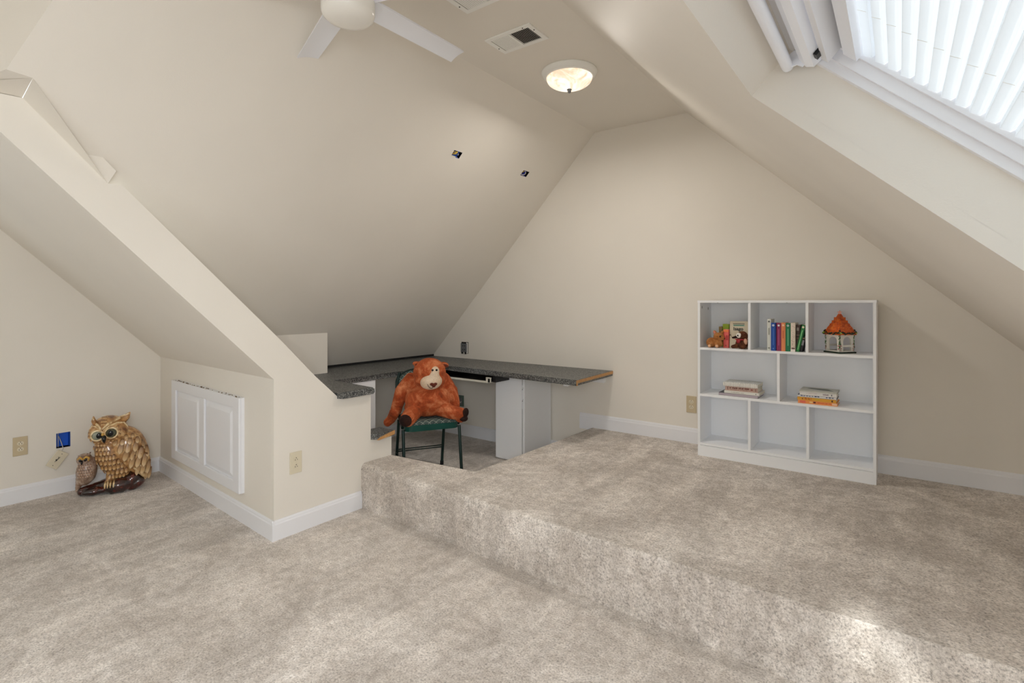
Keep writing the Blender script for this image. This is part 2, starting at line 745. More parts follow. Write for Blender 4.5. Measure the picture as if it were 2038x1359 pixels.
# alcove: low wall under the dormer slope, end wall, slopes, collar ceiling
quad('wall_alcove_low', [(XP - 0.0305, 1.529, 0), (XL, 1.648, 0), (XL, 1.648, 0.882), (XP - 0.0305, 1.529, 0.882)], (0, 0.06, 0))
quad('ceiling_alcove_far_slope', [(XP - 0.0305, 1.529, 0.882), (XL, 1.648, 0.882), (XL, 0.393, 2.12), (XP - 0.0305, 0.274, 2.12)], (0, 0.03, 0.03))
quad('ceiling_alcove_collar', [(XP - 0.0305, 0.274, 2.12), (XL, 0.393, 2.12), (XL, -1.25, 2.12), (XP - 0.0305, -1.17, 2.12)], (0, 0, 0.04))
quad('ceiling_alcove_near_slope', [(XP - 0.0305, -1.17, 2.12), (XL, -1.25, 2.12), (XL, -2.5, 0.882), (XP - 0.0305, -2.42, 0.882)], (0, -0.03, 0.03))
quad('wall_alcove_near', [(XP - 0.0305, -2.42, 0), (XL, -2.5, 0), (XL, -2.5, 0.882), (XP - 0.0305, -2.42, 0.882)], (0, -0.06, 0))
AH = [[(XL, 1.022, 0.308), (XL, 1.098, 0.308), (XL, 1.098, 0.410), (XL, 1.022, 0.410)]]
WD = [[(XL, -0.95, 0.80), (XL, 0.05, 0.80), (XL, 0.05, 1.75), (XL, -0.95, 1.75)]]
sheet('wall_left', [(XL, 1.648, 0), (XL, 1.648, 0.882), (XL, 0.393, 2.12), (XL, -1.25, 2.12), (XL, -2.5, 0.882), (XL, -2.5, 0)], AH + WD, (-0.06, 0, 0), M['wall'])
struct(bpy.data.objects['wall_left'])
# underside beside the strip, soffit and the drop at the cross roof
quad('ceiling_cross_slope', [(XP - 0.0, 0.508, 2.101), (-2.560, 0.50, 2.127), (-2.841, 0.807, 1.834), (XP, 0.782, 1.817)], (0, 0.03, 0.06))
quad('ceiling_cross_soffit', [(XP - 0.02, 0.508, 2.101), (-2.560, 0.500, 2.127), (-2.556, 0.428, 2.132), (-2.78, 0.338, 2.10), (XP - 0.02, 0.30, 2.092)], (0, 0, 0.06))
quad('wall_cross_drop', [(-2.013, 0.647, CEIL), (-2.556, 0.428, 2.132), (-2.78, 0.338, 2.105), (-2.78, 0.338, CEIL)], (-0.008, 0.02, 0))
quad('wall_cross_cheek', [(-2.78, 0.34, 2.10), (-2.78, -2.5, 2.12), (-2.78, -2.5, CEIL), (-2.78, 0.34, CEIL)], (-0.03, 0, 0))
quad('wall_left_near', [(XP, -1.17, 2.12), (XP, -2.42, 0.882), (XP, -2.42, 0), (XP, -2.5, 0), (XP, -2.5, 2.12)], (-0.03, 0, 0))
# near gable with a big unseen window added for light, right knee wall
GW = [[(-1.5, -2.5, 0.70), (0.0, -2.5, 0.70), (0.0, -2.5, 2.00), (-1.5, -2.5, 2.00)]]
sheet('wall_near', [(-2.78, -2.5, 0), (1.0, -2.5, 0), (1.0, -2.5, s2z(1.0)), (-1.256, -2.5, CEIL), (-2.78, -2.5, CEIL)], GW, (0, -0.08, 0), M['wall'])
struct(bpy.data.objects['wall_near'])
quad('wall_right', [(0.95, -2.5, 0), (0.95, YB, 0), (0.95, YB, s2z(0.95)), (0.95, -2.5, s2z(0.95))], (0.05, 0, 0))
# desk well: knee wall and the short return wall above the desk
quad('wall_well_left', [(-3.98, 2.42, 0), (-3.98, YB, 0), (-3.98, YB, s1z(-3.98)), (-3.98, 2.42, s1z(-3.98))], (-0.05, 0, 0))
quad('wall_well_near', [(-2.78, 2.30, 0), (-3.98, 2.30, 0), (-3.98, 2.30, 0.40), (-2.78, 2.30, 0.40)], (0, -0.05, 0))
quad('wall_desk_return', [(-3.575, 1.60, 0.757), (-3.575, 2.42, 0.757), (-3.575, 2.42, s1z(-3.575)), (-3.575, 1.60, s1z(-3.575))], (-0.20, 0, 0))


# ---- baseboards: flat board with a small moulded top, swept along a run
def baseboard(name, p0, p1, z0, nrm, h=0.108, t=0.014):
    p0, p1, nrm = Vector((*p0, z0)), Vector((*p1, z0)), Vector((*nrm, 0)).normalized()
    prof = [(0, 0), (t, 0), (t, h * 0.80), (t * 0.75, h * 0.86), (t * 0.70, h * 0.92), (t * 0.35, h), (0, h)]
    bm = bmesh.new()
    prism(bm, [p0 + nrm * a + Vector((0, 0, b)) for a, b in prof], p1 - p0)
    return struct(link(name, bm, M['trim']))


baseboard('baseboard_left', (XL, 1.646), (XL, -2.4), 0, (1, 0))
baseboard('baseboard_alcove', (XL, 1.648), (XP + 0.014, 1.528), 0, (-0.064, -1))
baseboard('baseboard_partition', (XP, 1.515), (XP, 2.105), 0, (1, 0))
baseboard('baseboard_far', (-2.145, YB), (0.95, YB), 0.278 - 0.02, (0, -1), h=0.130)
baseboard('baseboard_well', (-3.98, YB), (-2.06, YB), 0, (0, -1), h=0.112)
baseboard('baseboard_well_left', (-3.98, 2.42), (-3.98, YB), 0, (1, 0))
baseboard('baseboard_right', (0.95, -2.4), (0.95, YB), 0.0, (-1, 0))

# ---------------------------------------------------------------- SKYLIGHT
win = bpy.data.objects.new('window_1', None)
COL.objects.link(win)
win['kind'] = 'structure'
RD = 0.125


def slab(bm, a0, a1, b0, b1, n0, n1, o=SO):
    v = [bm.verts.new(sk(a, b, n, o)) for a in (a0, a1) for b in (b0, b1) for n in (n0, n1)]
    for f in [(0, 1, 3, 2), (4, 6, 7, 5), (0, 4, 5, 1), (2, 3, 7, 6), (0, 2, 6, 4), (1, 5, 7, 3)]:
        bm.faces.new([v[i] for i in f])


def S(*a):
    bm = bmesh.new()
    slab(bm, *a)
    return bm


# plastered shaft around the opening
bm = bmesh.new()
slab(bm, -0.03, SKL + 0.03, -0.03, 0.0, 0.0298, 0.20)
slab(bm, -0.03, SKL + 0.03, SKW, SKW + 0.03, 0.0298, 0.20)
slab(bm, -0.03, 0.0, 0.0, SKW, 0.0298, 0.20)
slab(bm, SKL, SKL + 0.03, 0.0, SKW, 0.0298, 0.20)
link('shaft', bm, M['wall'], win)
# stepped white frame
bm = bmesh.new()
F = [(0.000, 0.018, 0.122, 0.22), (0.018, 0.027, 0.140, 0.22), (0.027, 0.036, 0.163, 0.22)]
for w0, w1, n0, n1 in F:
    slab(bm, 0.0, SKL, w0, w1, n0, n1)
    slab(bm, 0.0, SKL, SKW - w1, SKW - w0, n0, n1)
    slab(bm, SKL - w1, SKL - w0, w1, SKW - w1, n0, n1)
    slab(bm, w0, w1 + 0.012, w1, SKW - w1, n0, n1)
link('window_frame', bm, M['trim'], win)
bm = bmesh.new()
slab(bm, 0.0, SKL, 0.0, SKW, 0.222, 0.226)
link('window_pane', bm, M['glass'], win)
# opening bar and hood along the top
bar = link('opening_bar', T([sk(0.028, 0.012, 0.088), sk(0.028, SKW - 0.012, 0.088)], 0.0125, 16), M['fanwhite'], win, smooth=True, auto=50)
bm = bmesh.new()
prof = [(0.040, 0.150), (0.034, 0.125), (0.045, 0.108), (0.066, 0.104), (0.080, 0.112), (0.084, 0.150)]
prism(bm, [sk(a, 0.020, n) for a, n in prof], Vector((0, -(SKW - 0.04), 0)))
link('bar_housing', bm, M['fanwhite'], win)
for b0 in (0.020, SKW - 0.026):
    bm = bmesh.new()
    prof = [(0.020, 0.094), (0.034, 0.080), (0.046, 0.098), (0.060, 0.100), (0.060, 0.15), (0.030, 0.15), (0.018, 0.11)]
    prism(bm, [sk(a, b0, n) for a, n in prof], Vector((0, -0.006, 0)))
    link('bar_bracket', bm, M['fanwhite'], win)
link('sash_rail', S(0.088, 0.104, 0.036, SKW - 0.036, 0.128, 0.22), M['trim'], win)
link('latch', S(0.082, 0.090, 0.060, 0.085, 0.118, 0.150), M['rail'], win)
link('blind_channel', S(0.106, 0.118, 0.036, SKW - 0.036, 0.170, 0.22), M['steel'], win)
link('blind_cassette', S(0.118, 0.150, 0.036, SKW - 0.036, 0.155, 0.21), M['fanwhite'], win)
# each pleat of the blind is its own folded strip
PL = 0.029
npl = int((SKL - 0.05 - 0.152) / PL)
pleat_mesh = None
for i in range(npl):
    if pleat_mesh is None:
        bm = bmesh.new()
        rows = [(0.0, 0.0), (PL * 0.62, 0.0035), (PL * 0.72, 0.012), (PL, 0.0)]
        ring = []
        NB = 24
        for (a, n) in rows:
            ring.append([bm.verts.new(A2 * a + N2 * (n - (0.0 if 0 < k < NB else 0.002)) + Vector((0, -(0.037 + (SKW - 0.074) * k / NB), 0))) for k in range(NB + 1)])
        for r0, r1 in zip(ring, ring[1:]):
            for k in range(NB):
                bm.faces.new((r0[k], r0[k + 1], r1[k + 1], r1[k]))
        for a, n in ((PL * 0.60, 0.0165), (PL * 1.02, 0.0165)):      # glued tab of the cell behind every fold
            ring.append([bm.verts.new(A2 * a + N2 * n + Vector((0, -(0.037 + (SKW - 0.074) * k / NB), 0))) for k in range(NB + 1)])
        for k in range(NB):
            bm.faces.new((ring[-2][k], ring[-2][k + 1], ring[-1][k + 1], ring[-1][k]))
        bm.faces.ensure_lookup_table()
        for f in bm.faces[-NB:]:
            f.material_index = 1
        o = link('pleat', bm, [M['blind'], M['blind_tab']], win, loc=sk(0.152, 0, 0.172))
        pleat_mesh = o.data
    else:
        o = bpy.data.objects.new('pleat', pleat_mesh)
        COL.objects.link(o)
        o.parent = win
        o.location = sk(0.152 + i * PL, 0, 0.172)
for b in (0.25, 0.85):
    bm = bmesh.new()
    for i in range(npl):
        tube(bm, [sk(0.152 + i * PL + 0.001, b, 0.1705), sk(0.152 + i * PL + PL * 0.6, b + 0.004, 0.1725)], 0.0004, 5)
    o = link('blind_cord', bm, M['eyewhite'], win)
    o['kind'] = 'stuff'
# second skylight added out of frame to let in fill light: shaft, clear pane
w2 = bpy.data.objects.new('window_added_skylight', None)
COL.objects.link(w2)
w2['kind'] = 'structure'
bm = bmesh.new()
slab(bm, -0.03, SKL2 + 0.03, -0.03, 0.0, 0.0298, 0.20, SO2)
slab(bm, -0.03, SKL2 + 0.03, SKW2, SKW2 + 0.03, 0.0298, 0.20, SO2)
slab(bm, -0.03, 0.0, 0.0, SKW2, 0.0298, 0.20, SO2)
slab(bm, SKL2, SKL2 + 0.03, 0.0, SKW2, 0.0298, 0.20, SO2)
link('shaft', bm, M['wall'], w2)
bm = bmesh.new()
slab(bm, 0, SKL2, 0, SKW2, 0.16, 0.164, SO2)
link('window_pane', bm, M['glass'], w2)
for nm, pts, d in (('window_added_gable', GW[0], (0, -0.01, 0)), ('window_4', WD[0], (-0.01, 0, 0))):  # the gable pane closes the opening added for light
    w = bpy.data.objects.new(nm, None)
    COL.objects.link(w)
    w['kind'] = 'structure'
    bm = bmesh.new()
    prism(bm, [Vector(p) + Vector(d) * 4 for p in pts], d)
    link('window_pane', bm, M['glass'], w)


# ---------------------------------------------------------------- ACCESS PANEL (alcove)
def frame_on_low_wall(x):
    """point on the alcove low wall at x"""
    return 1.529 + (XP - x) * (0.119 / 1.867)


ax0, ax1, az0, az1 = -4.262, -3.118, 0.175, 0.740
ang = math.atan2(frame_on_low_wall(ax1) - frame_on_low_wall(ax0), ax1 - ax0)
W = (ax1 - ax0) / math.cos(ang)
ap = thing('access_panel', 'white two-panel access door on the low alcove wall', 'access door', (ax0, frame_on_low_wall(ax0), az0), ang)
Hh = az1 - az0
bm = bmesh.new()
box(bm, 0, W, -0.020, 0, 0, Hh)
link('backing', bm, M['trim'], ap)
bm = bmesh.new()
st = 0.085
box(bm, 0, st, -0.034, -0.020, 0, Hh, bev=0.003)
box(bm, W - st, W, -0.034, -0.020, 0, Hh, bev=0.003)
box(bm, W / 2 - st / 2, W / 2 + st / 2, -0.034, -0.020, st - 0.02, Hh - st + 0.02, bev=0.003)
box(bm, st - 0.004, W - st + 0.004, -0.034, -0.020, 0, st - 0.02, bev=0.003)
box(bm, st - 0.004, W - st + 0.004, -0.034, -0.020, Hh - st + 0.02, Hh, bev=0.003)
link('frame', bm, M['trim'], ap)
for x0, x1 in ((st, W / 2 - st / 2), (W / 2 + st / 2, W - st)):
    z0, z1 = st - 0.02, Hh - st + 0.02
    bm = bmesh.new()
    a = [bm.verts.new((x, -0.0205, z)) for x, z in ((x0, z0), (x1, z0), (x1, z1), (x0, z1))]
    q = 0.012
    b = [bm.verts.new((x, -0.0215, z)) for x, z in ((x0 + q, z0 + q), (x1 - q, z0 + q), (x1 - q, z1 - q), (x0 + q, z1 - q))]
    q = 0.040
    c = [bm.verts.new((x, -0.033, z)) for x, z in ((x0 + q, z0 + q), (x1 - q, z0 + q), (x1 - q, z1 - q), (x0 + q, z1 - q))]
    for r0, r1 in ((a, b), (b, c)):
        for i in range(4):
            bm.faces.new((r0[i], r0[(i + 1) % 4], r1[(i + 1) % 4], r1[i]))
    bm.faces.new(c)
    link('raised_panel', bm, M['trim'], ap)
bm = bmesh.new()
for i in range(70):
    x = random.uniform(0.03, W - 0.03)
    ellipsoid(bm, (x, -0.020 + random.uniform(-0.008, 0.008), Hh + random.uniform(-0.001, 0.003)), (random.uniform(.004, .010), .003, random.uniform(.0015, .0035)), sub=1)
o = link('old_paint_crumbs', bm, mat('torn_paper_paint', srgb(120, 100, 80), 0.9), ap)
o['kind'] = 'stuff'


# ---------------------------------------------------------------- ELECTRICAL FITTINGS
def outlet(name, label, loc, rz, plate_m, face_m, h=0.122, w=0.073):
    """local: plate in XZ, faces -Y, centre at loc"""
    t = thing(name, label, 'outlet', loc, rz)
    bm = B(-w / 2, w / 2, -0.006, 0.0, -h / 2, h / 2, bev=0.0025)
    link('cover_plate', bm, plate_m, t)
    for s in (0.0195, -0.0195):
        bm = bmesh.new()
        prof = [(0.0165 * math.cos(a), 0.0145 * max(-0.82, min(0.82, math.sin(a)))) for a in [2 * PI * k / 24 for k in range(24)]]
        prism(bm, [(x, -0.0085, z + s) for x, z in prof], (0, 0.004, 0))
        r = link('receptacle', bm, face_m, t)
        bm = bmesh.new()
        box(bm, -0.0075, -0.0052, -0.0092, -0.0080, s - 0.0065, s + 0.0015)
        box(bm, 0.0052, 0.0075, -0.0092, -0.0080, s - 0.0055, s + 0.0015)
        tube(bm, [(0, -0.0092, s + 0.0078), (0, -0.008, s + 0.0078)], 0.0026, 8)
        link('slots', bm, M['slot'], r)['kind'] = 'stuff'
    link('screw', T([(0, -0.0078, 0), (0, -0.005, 0)], 0.0028, 8), face_m, t)
    return t


outlet('wall_outlet', 'ivory double outlet on the bright partition wall beside the carpeted step', (XP + 0.0005, 1.657, 0.397), PI / 2, M['ivory'], M['ivory'])
outlet('wall_outlet', 'beige double outlet low on the alcove wall, left of the owl', (XL + 0.0005, 0.840, 0.365), PI / 2, M['beigeplate'], M['ivory'])
outlet('wall_outlet', 'beige double outlet just left of the white bookcase', (-1.222, YB - 0.0005, 0.560), 0, M['beigeplate'], M['ivory'])


def junction_open(name, label, mx, w, h, m, depth=0.05, wires=()):
    """recessed box behind a hole; local X right, Z up, -Y out of the wall"""
    t = bpy.data.objects.new(name, None)
    COL.objects.link(t)
    t.matrix_world = mx
    tag(t, label, 'electrical box')
    bm = bmesh.new()
    k = 0.002
    box(bm, -w - k, -w, 0.002, depth, -h - k, h + k)
    box(bm, w, w + k, 0.002, depth, -h - k, h + k)
    box(bm, -w, w, 0.002, depth, h, h + k)
    box(bm, -w, w, 0.002, depth, -h - k, -h)
    box(bm, -w - k, w + k, depth, depth + k, -h - k, h + k)
    link('box_shell', bm, m, t)
    for pts, r, wm in wires:
        link('wire', T(pts, r, 6), wm, t, smooth=True)
    return t


def frame_mx(o, xa, za):
    xa, za = Vector(xa).normalized(), Vector(za).normalized()
    ya = za.cross(xa)
    return Matrix(((xa.x, ya.x, za.x, o[0]), (xa.y, ya.y, za.y, o[1]), (xa.z, ya.z, za.z, o[2]), (0, 0, 0, 1)))


# on the slope: right = +y ; up = up-slope
c1 = on1(-2.395, 2.612)
j1 = junction_open('electrical_box', 'open blue box with yellow wires high in the sloped wall, nearer the fan', frame_mx(c1, (0, 1, 0), E1), 0.040, 0.024, M['blue'], 0.026,
                   [([(-0.025, 0.03, -0.02), (-0.012, 0.004, 0.0), (0.0, 0.006, 0.014), (0.005, 0.03, 0.016)], 0.0055, M['yellow']),
                    ([(-0.034, 0.02, 0.0), (-0.020, 0.003, 0.012), (-0.006, 0.01, 0.018)], 0.003, M['yellow']),
                    ([(0.018, 0.02, -0.01), (0.024, 0.006, -0.002), (0.026, 0.03, 0.01)], 0.002, M['eyewhite'])])
link('lip', B(-0.040, 0.004, 0.001, 0.004, -0.024, -0.017), M['alu'], j1)
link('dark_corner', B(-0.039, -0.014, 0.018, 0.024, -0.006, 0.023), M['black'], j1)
c2 = on1(-2.375, 3.382)
j2 = junction_open('electrical_box', 'small open dark blue box with looped white wire, near the gable wall', frame_mx(c2, (0, 1, 0), E1), 0.040, 0.024, M['darkblue'], 0.026,
                   [([(-0.036, 0.01, -0.012), (-0.018, 0.003, -0.017), (0.004, 0.003, -0.012), (0.010, 0.003, 0.002), (0.002, 0.004, 0.014), (-0.012, 0.012, 0.018)], 0.0022, M['eyewhite']),
                    ([(-0.030, 0.010, 0.008), (-0.022, 0.004, 0.012), (-0.012, 0.012, 0.016)], 0.003, M['yellow']),
                    ([(0.018, 0.02, -0.012), (0.022, 0.006, -0.004), (0.024, 0.03, 0.01)], 0.002, M['eyewhite'])])
link('dark_device', B(-0.030, 0.006, 0.020, 0.034, -0.012, 0.012, bev=0.002), M['black'], j2)

# alcove box: the wall faces +x ; right (in view) = +y
ca = (XL, 1.060, 0.359)
ja = junction_open('electrical_box', 'bright blue open box low in the alcove wall behind the dangling plate', frame_mx(ca, (0, 1, 0), (0, 0, 1)), 0.038, 0.051, M['blue'], 0.055,
                   [([(-0.026, 0.012, 0.048), (-0.027, 0.003, 0.0), (-0.026, 0.010, -0.045)], 0.002, M['cable'])])
pl = thing('cover_plate', 'loose ivory cover plate hanging tilted on a wire below the blue box', 'cover plate', (XL + 0.020, 1.026, 0.248), rot=(0, 0, 0))
pl.matrix_world = Matrix.Translation((XL + 0.026, 1.022, 0.238)) @ Matrix.Rotation(PI / 2, 4, 'Z') @ Matrix.Rotation(math.radians(36), 4, 'Y')
link('plate', B(-0.035, 0.035, -0.003, 0.003, -0.057, 0.057, bev=0.0015), M['ivory'], pl)
bm = bmesh.new()
for q in range(7):
    x = random.uniform(-0.012, 0.012)
    z = random.uniform(-0.014, 0.010)
    tube(bm, [(x, -0.004, z), (x + random.uniform(-.006, .006), -0.009, z + random.uniform(-.004, .008)), (x + random.uniform(-.01, .01), -0.004, z + random.uniform(0.004, .014))], 0.0014, 5)
link('jack', bm, M['rail'], pl)
for z in (0.041, -0.041):
    link('screw_hole', T([(0, -0.0036, z), (0, -0.002, z)], 0.0026, 8), M['slot'], pl)
mi = pl.matrix_world.inverted()
pts = [Vector((XL - 0.02, 1.040, 0.385)), Vector((XL + 0.004, 1.048, 0.345)), Vector((XL + 0.016, 1.056, 0.305)), Vector((XL + 0.020, 1.045, 0.285)), Vector((XL + 0.022, 1.022, 0.245))]
link('hanging_wire', T([mi @ p for p in pts], 0.0022, 6), M['cable'], pl, smooth=True)

# bare steel box with a grey device above the desk
t = thing('electrical_box', 'bare grey outlet without cover plate above the desk corner', 'electrical box', (-3.430, YB, 0.862))
link('cutout', B(-0.046, 0.046, -0.0015, 0.0, -0.056, 0.056), M['eyewhite'], t)
link('box_rim', B(-0.043, 0.046, -0.0030, -0.001, -0.056, 0.056), M['slot'], t)
link('rim_inner', B(-0.041, 0.041, -0.0045, -0.002, -0.053, 0.051), M['eyewhite'], t)
link('device', B(-0.046, 0.030, -0.012, -0.003, -0.044, 0.044, bev=0.004), M['steel'], t)
bm = bmesh.new()
for z in (0.018, -0.018):
    box(bm, -0.022, -0.016, -0.0135, -0.011, z - 0.006, z + 0.006)
    box(bm, 0.002, 0.008, -0.0135, -0.011, z - 0.006, z + 0.006)
link('slots', bm, M['black'], t)['kind'] = 'stuff'
bm = bmesh.new()
box(bm, -0.038, -0.020, -0.011, -0.004, -0.060, -0.040)
box(bm, 0.005, 0.022, -0.011, -0.004, -0.062, -0.040)
box(bm, -0.035, 0.020, -0.011, -0.004, 0.040, 0.052)
link('mounting_ear', bm, M['rail'], t)['kind'] = 'stuff'

t = thing('electrical_box', 'small grey-green outlet on the shaded wall under the desk', 'electrical box', (-3.482, YB, 0.335))
link('plate', B(-0.040, 0.040, -0.004, 0.0, -0.055, 0.055, bev=0.002), M['greengrey'], t)
link('device', B(-0.016, 0.016, -0.009, -0.003, -0.034, 0.030, bev=0.003), M['steel'], t)
bm = bmesh.new()
tube(bm, [(-0.010, -0.011, -0.004), (-0.004, -0.014, -0.016), (0.006, -0.014, -0.016), (0.011, -0.011, -0.004)], 0.003, 6)
link('clip', bm, M['eyewhite'], t)


# ---------------------------------------------------------------- CEILING: lamp, vents, fan
lamp = thing('ceiling_light', 'lit round flush ceiling light with white rim and alabaster bowl', 'ceiling light', (-1.605, 2.753, CEIL))
bm = bmesh.new()
lathe(bm, [(0, 0), (0.165, 0), (0.168, -0.006), (0.162, -0.018), (0.153, -0.026), (0.147, -0.030), (0.145, -0.036), (0.139, -0.038), (0.132, -0.034), (0.0, -0.028)], 48)
link('rim', bm, M['ventwhite'], lamp, smooth=True, auto=35)
bm = bmesh.new()
prof = []
for k in range(0, 15):
    u = k / 14
    prof.append((0.138 * (1 - u ** 2.3) ** 0.8 if k < 14 else 0.0, -0.034 - 0.074 * u ** 0.9))
lathe(bm, prof, 48)
link('glass_bowl', bm, M['lampbowl'], lamp, smooth=True)
bm = bmesh.new()
lathe(bm, [(0, -0.100), (0.013, -0.103), (0.015, -0.109), (0.010, -0.113), (0.011, -0.120), (0.007, -0.127), (0, -0.128)], 16)
link('finial', bm, M['steel'], lamp, smooth=True, auto=40)
l = bpy.data.lights.new('added_downlight', 'AREA')
l.shape = 'DISK'
l.size = 0.20
l.energy = DOWN_W
l.color = (1.0, 0.94, 0.87)
lo = bpy.data.objects.new('added_downlight', l)
COL.objects.link(lo)
lo.location = (-1.605, 2.753, CEIL - 0.132)
lo.visible_camera = False   # unseen disk added below the bowl to throw extra light downwards


def vent(x0, x1, y0, y1, label):
    t = thing('ceiling_vent', label, 'vent', (x0, y0, CEIL), group=None)
    w, h = x1 - x0, y1 - y0
    fr = 0.026
    bm = bmesh.new()
    box(bm, 0, w, 0, fr, -0.008, 0, bev=0.002)
    box(bm, 0, w, h - fr, h, -0.008, 0, bev=0.002)
    box(bm, 0, fr, fr - 0.002, h - fr + 0.002, -0.008, 0)
    box(bm, w - fr, w, fr - 0.002, h - fr + 0.002, -0.008, 0)
    box(bm, w / 2 - 0.003, w / 2 + 0.003, fr, h - fr, -0.009, -0.001)
    link('frame', bm, M['ventwhite'], t)
    link('duct', B(fr - 0.002, w - fr + 0.002, fr - 0.002, h - fr + 0.002, -0.0012, -0.0004), M['black'], t)
    # slim slats, each one an own piece; the two halves lean opposite ways
    me = {}
    n = 11
    for half in (0, 1):
        a0 = fr + 0.003 if half == 0 else w / 2 + 0.005
        a1 = w / 2 - 0.005 if half == 0 else w - fr - 0.003
        for k in range(n):
            x = a0 + (a1 - a0) * (k + 0.5) / n
            if half not in me:
                bm = bmesh.new()
                box(bm, -0.0038, 0.0038, 0, h - 2 * fr, -0.0004, 0.0004)
                o = link('slat', bm, M['ventwhite'], t)
                me[half] = o.data
            else:
                o = bpy.data.objects.new('slat', me[half])
                COL.objects.link(o)
                o.parent = t
            o.location = (x, fr, -0.0062)
            o.rotation_euler = (0, math.radians(-8 if half == 0 else 42), 0)
    for sx, sy in ((0.012, h - 0.07), (w - 0.012, 0.06), (w - 0.05, 0.012)):
        link('screw', T([(sx, sy, -0.0100), (sx, sy, -0.007)], 0.0032, 8), M['slot'], t)
    bm = bmesh.new()
    for i in range(26):
        s = random.random()
        x, y = (random.uniform(0, w), h + 0.002) if s < 0.6 else (0.0, random.uniform(0.04, h))
        ellipsoid(bm, (x, y, -0.0012), (random.uniform(.002, .008), random.uniform(.001, .003), .001), sub=1)
    o = link('chipped_paint', bm, M['slot'], t)
    o['kind'] = 'stuff'
    return t


vent(-1.772, -1.482, 2.148, 2.330, 'white slatted ceiling vent nearest the lit ceiling light')
vent(-1.672, -1.382, 1.718, 1.900, 'white slatted ceiling vent at the top edge, beside the fan')

fan = thing('ceiling_fan', 'white five-bladed ceiling fan with drum light, hung near the ridge', 'ceiling fan', (-1.67, 1.22, CEIL))
bm = bmesh.new()
lathe(bm, [(0, 0), (0.075, 0), (0.080, -0.010), (0.078, -0.060), (0.070, -0.075), (0.070, -0.120), (0.092, -0.140), (0.098, -0.150), (0.098, -0.245), (0.092, -0.252), (0, -0.252)], 40)
link('motor_housing', bm, M['fanwhite'], fan, smooth=True, auto=35)
bm = bmesh.new()
lathe(bm, [(0.088, -0.250), (0.088, -0.260), (0, -0.260)], 40)
link('gap_ring', bm, M['slot'], fan, smooth=True, auto=35)
bm = bmesh.new()
lathe(bm, [(0, -0.256), (0.095, -0.256), (0.098, -0.260), (0.098, -0.304), (0.094, -0.318), (0.080, -0.330), (0.050, -0.339), (0, -0.342)], 48)
link('drum_light', bm, M['lampglass_off'], fan, smooth=True, auto=35)
bmesh_blade = None
for k, a in enumerate((17.5, 89.5, 161.5, 233.5, 305.5)):
    if bmesh_blade is None:
        bm = bmesh.new()
        nx = 14
        top, bot = [], []
        for i in range(nx + 1):
            u = i / nx
            x = 0.075 + u * (0.60 - 0.075)
            hw = 0.050 - 0.004 * u
            row_t, row_b = [], []
            for j in range(7):
                v = j / 6 * 2 - 1
                y = v * hw
                z = -0.17 * y - 0.006 * (v * v) - 0.002
                row_t.append(bm.verts.new((x + (0.006 * v if i == nx else 0), y, z + 0.004)))
                row_b.append(bm.verts.new((x + (0.006 * v if i == nx else 0), y, z - 0.003)))
            top.append(row_t)
            bot.append(row_b)
        for i in range(nx):
            for j in range(6):
                bm.faces.new((top[i][j], top[i][j + 1], top[i + 1][j + 1], top[i + 1][j]))
                bm.faces.new((bot[i][j + 1], bot[i][j], bot[i + 1][j], bot[i + 1][j + 1]))
            bm.faces.new((top[i][0], top[i + 1][0], bot[i + 1][0], bot[i][0]))
            bm.faces.new((top[i + 1][6], top[i][6], bot[i][6], bot[i + 1][6]))
        for j in range(6):
            bm.faces.new((top[0][j + 1], top[0][j], bot[0][j], bot[0][j + 1]))
            bm.faces.new((top[nx][j], top[nx][j + 1], bot[nx][j + 1], bot[nx][j]))
        o = link('blade', bm, M['fanwhite'], fan, smooth=True, auto=40)
        bmesh_blade = o.data
    else:
        o = bpy.data.objects.new('blade', bmesh_blade)
        COL.objects.link(o)
        o.parent = fan
    o.location = (0, 0, -0.236)
    o.rotation_euler = (0, 0, math.radians(a))

# ---------------------------------------------------------------- DESK
DZ, DT = 0.757, 0.040
desk = thing('built_in_desk', 'charcoal speckled L-shaped desk top built into the slope and gable wall', 'desk', (-3.2, 3.3, 0))


def dl(p):
    return (p[0] + 3.2, p[1] - 3.3, p[2] if len(p) > 2 else 0)


top = [(-3.870, YB), (-1.850, YB), (-1.826, 3.223), (-3.21, 3.330), (-3.20, 2.21), (-2.716, 2.185), (-2.716, 1.922), (-2.782, 1.915), (-3.57, 1.915), (-3.57, 2.42), (-3.870, 2.42)]
bm = bmesh.new()
lo_pts = []
tv = [bm.verts.new(dl((x, y, DZ))) for x, y in top]
bv = [bm.verts.new(dl((x, y + (0.030 if abs(y - 1.922) < 0.001 else 0), DZ - DT))) for x, y in top]
bm.faces.new(tv)
bm.faces.new(bv[::-1])
for i in range(len(top)):
    bm.faces.new((tv[i], bv[i], bv[(i + 1) % len(top)], tv[(i + 1) % len(top)]))
es = [e for e in bm.edges if {tuple(round(c, 3) for c in v.co) for v in e.verts} <= {tuple(round(c, 3) for c in dl((x, y, z))) for x, y in top[2:7] for z in (DZ, DZ - DT)}
      and abs(e.verts[0].co.z - e.verts[1].co.z) < 1e-4]
bmesh.ops.bevel(bm, geom=es, offset=0.007, segments=3, affect='EDGES')
link('counter_top', bm, M['laminate'], desk)
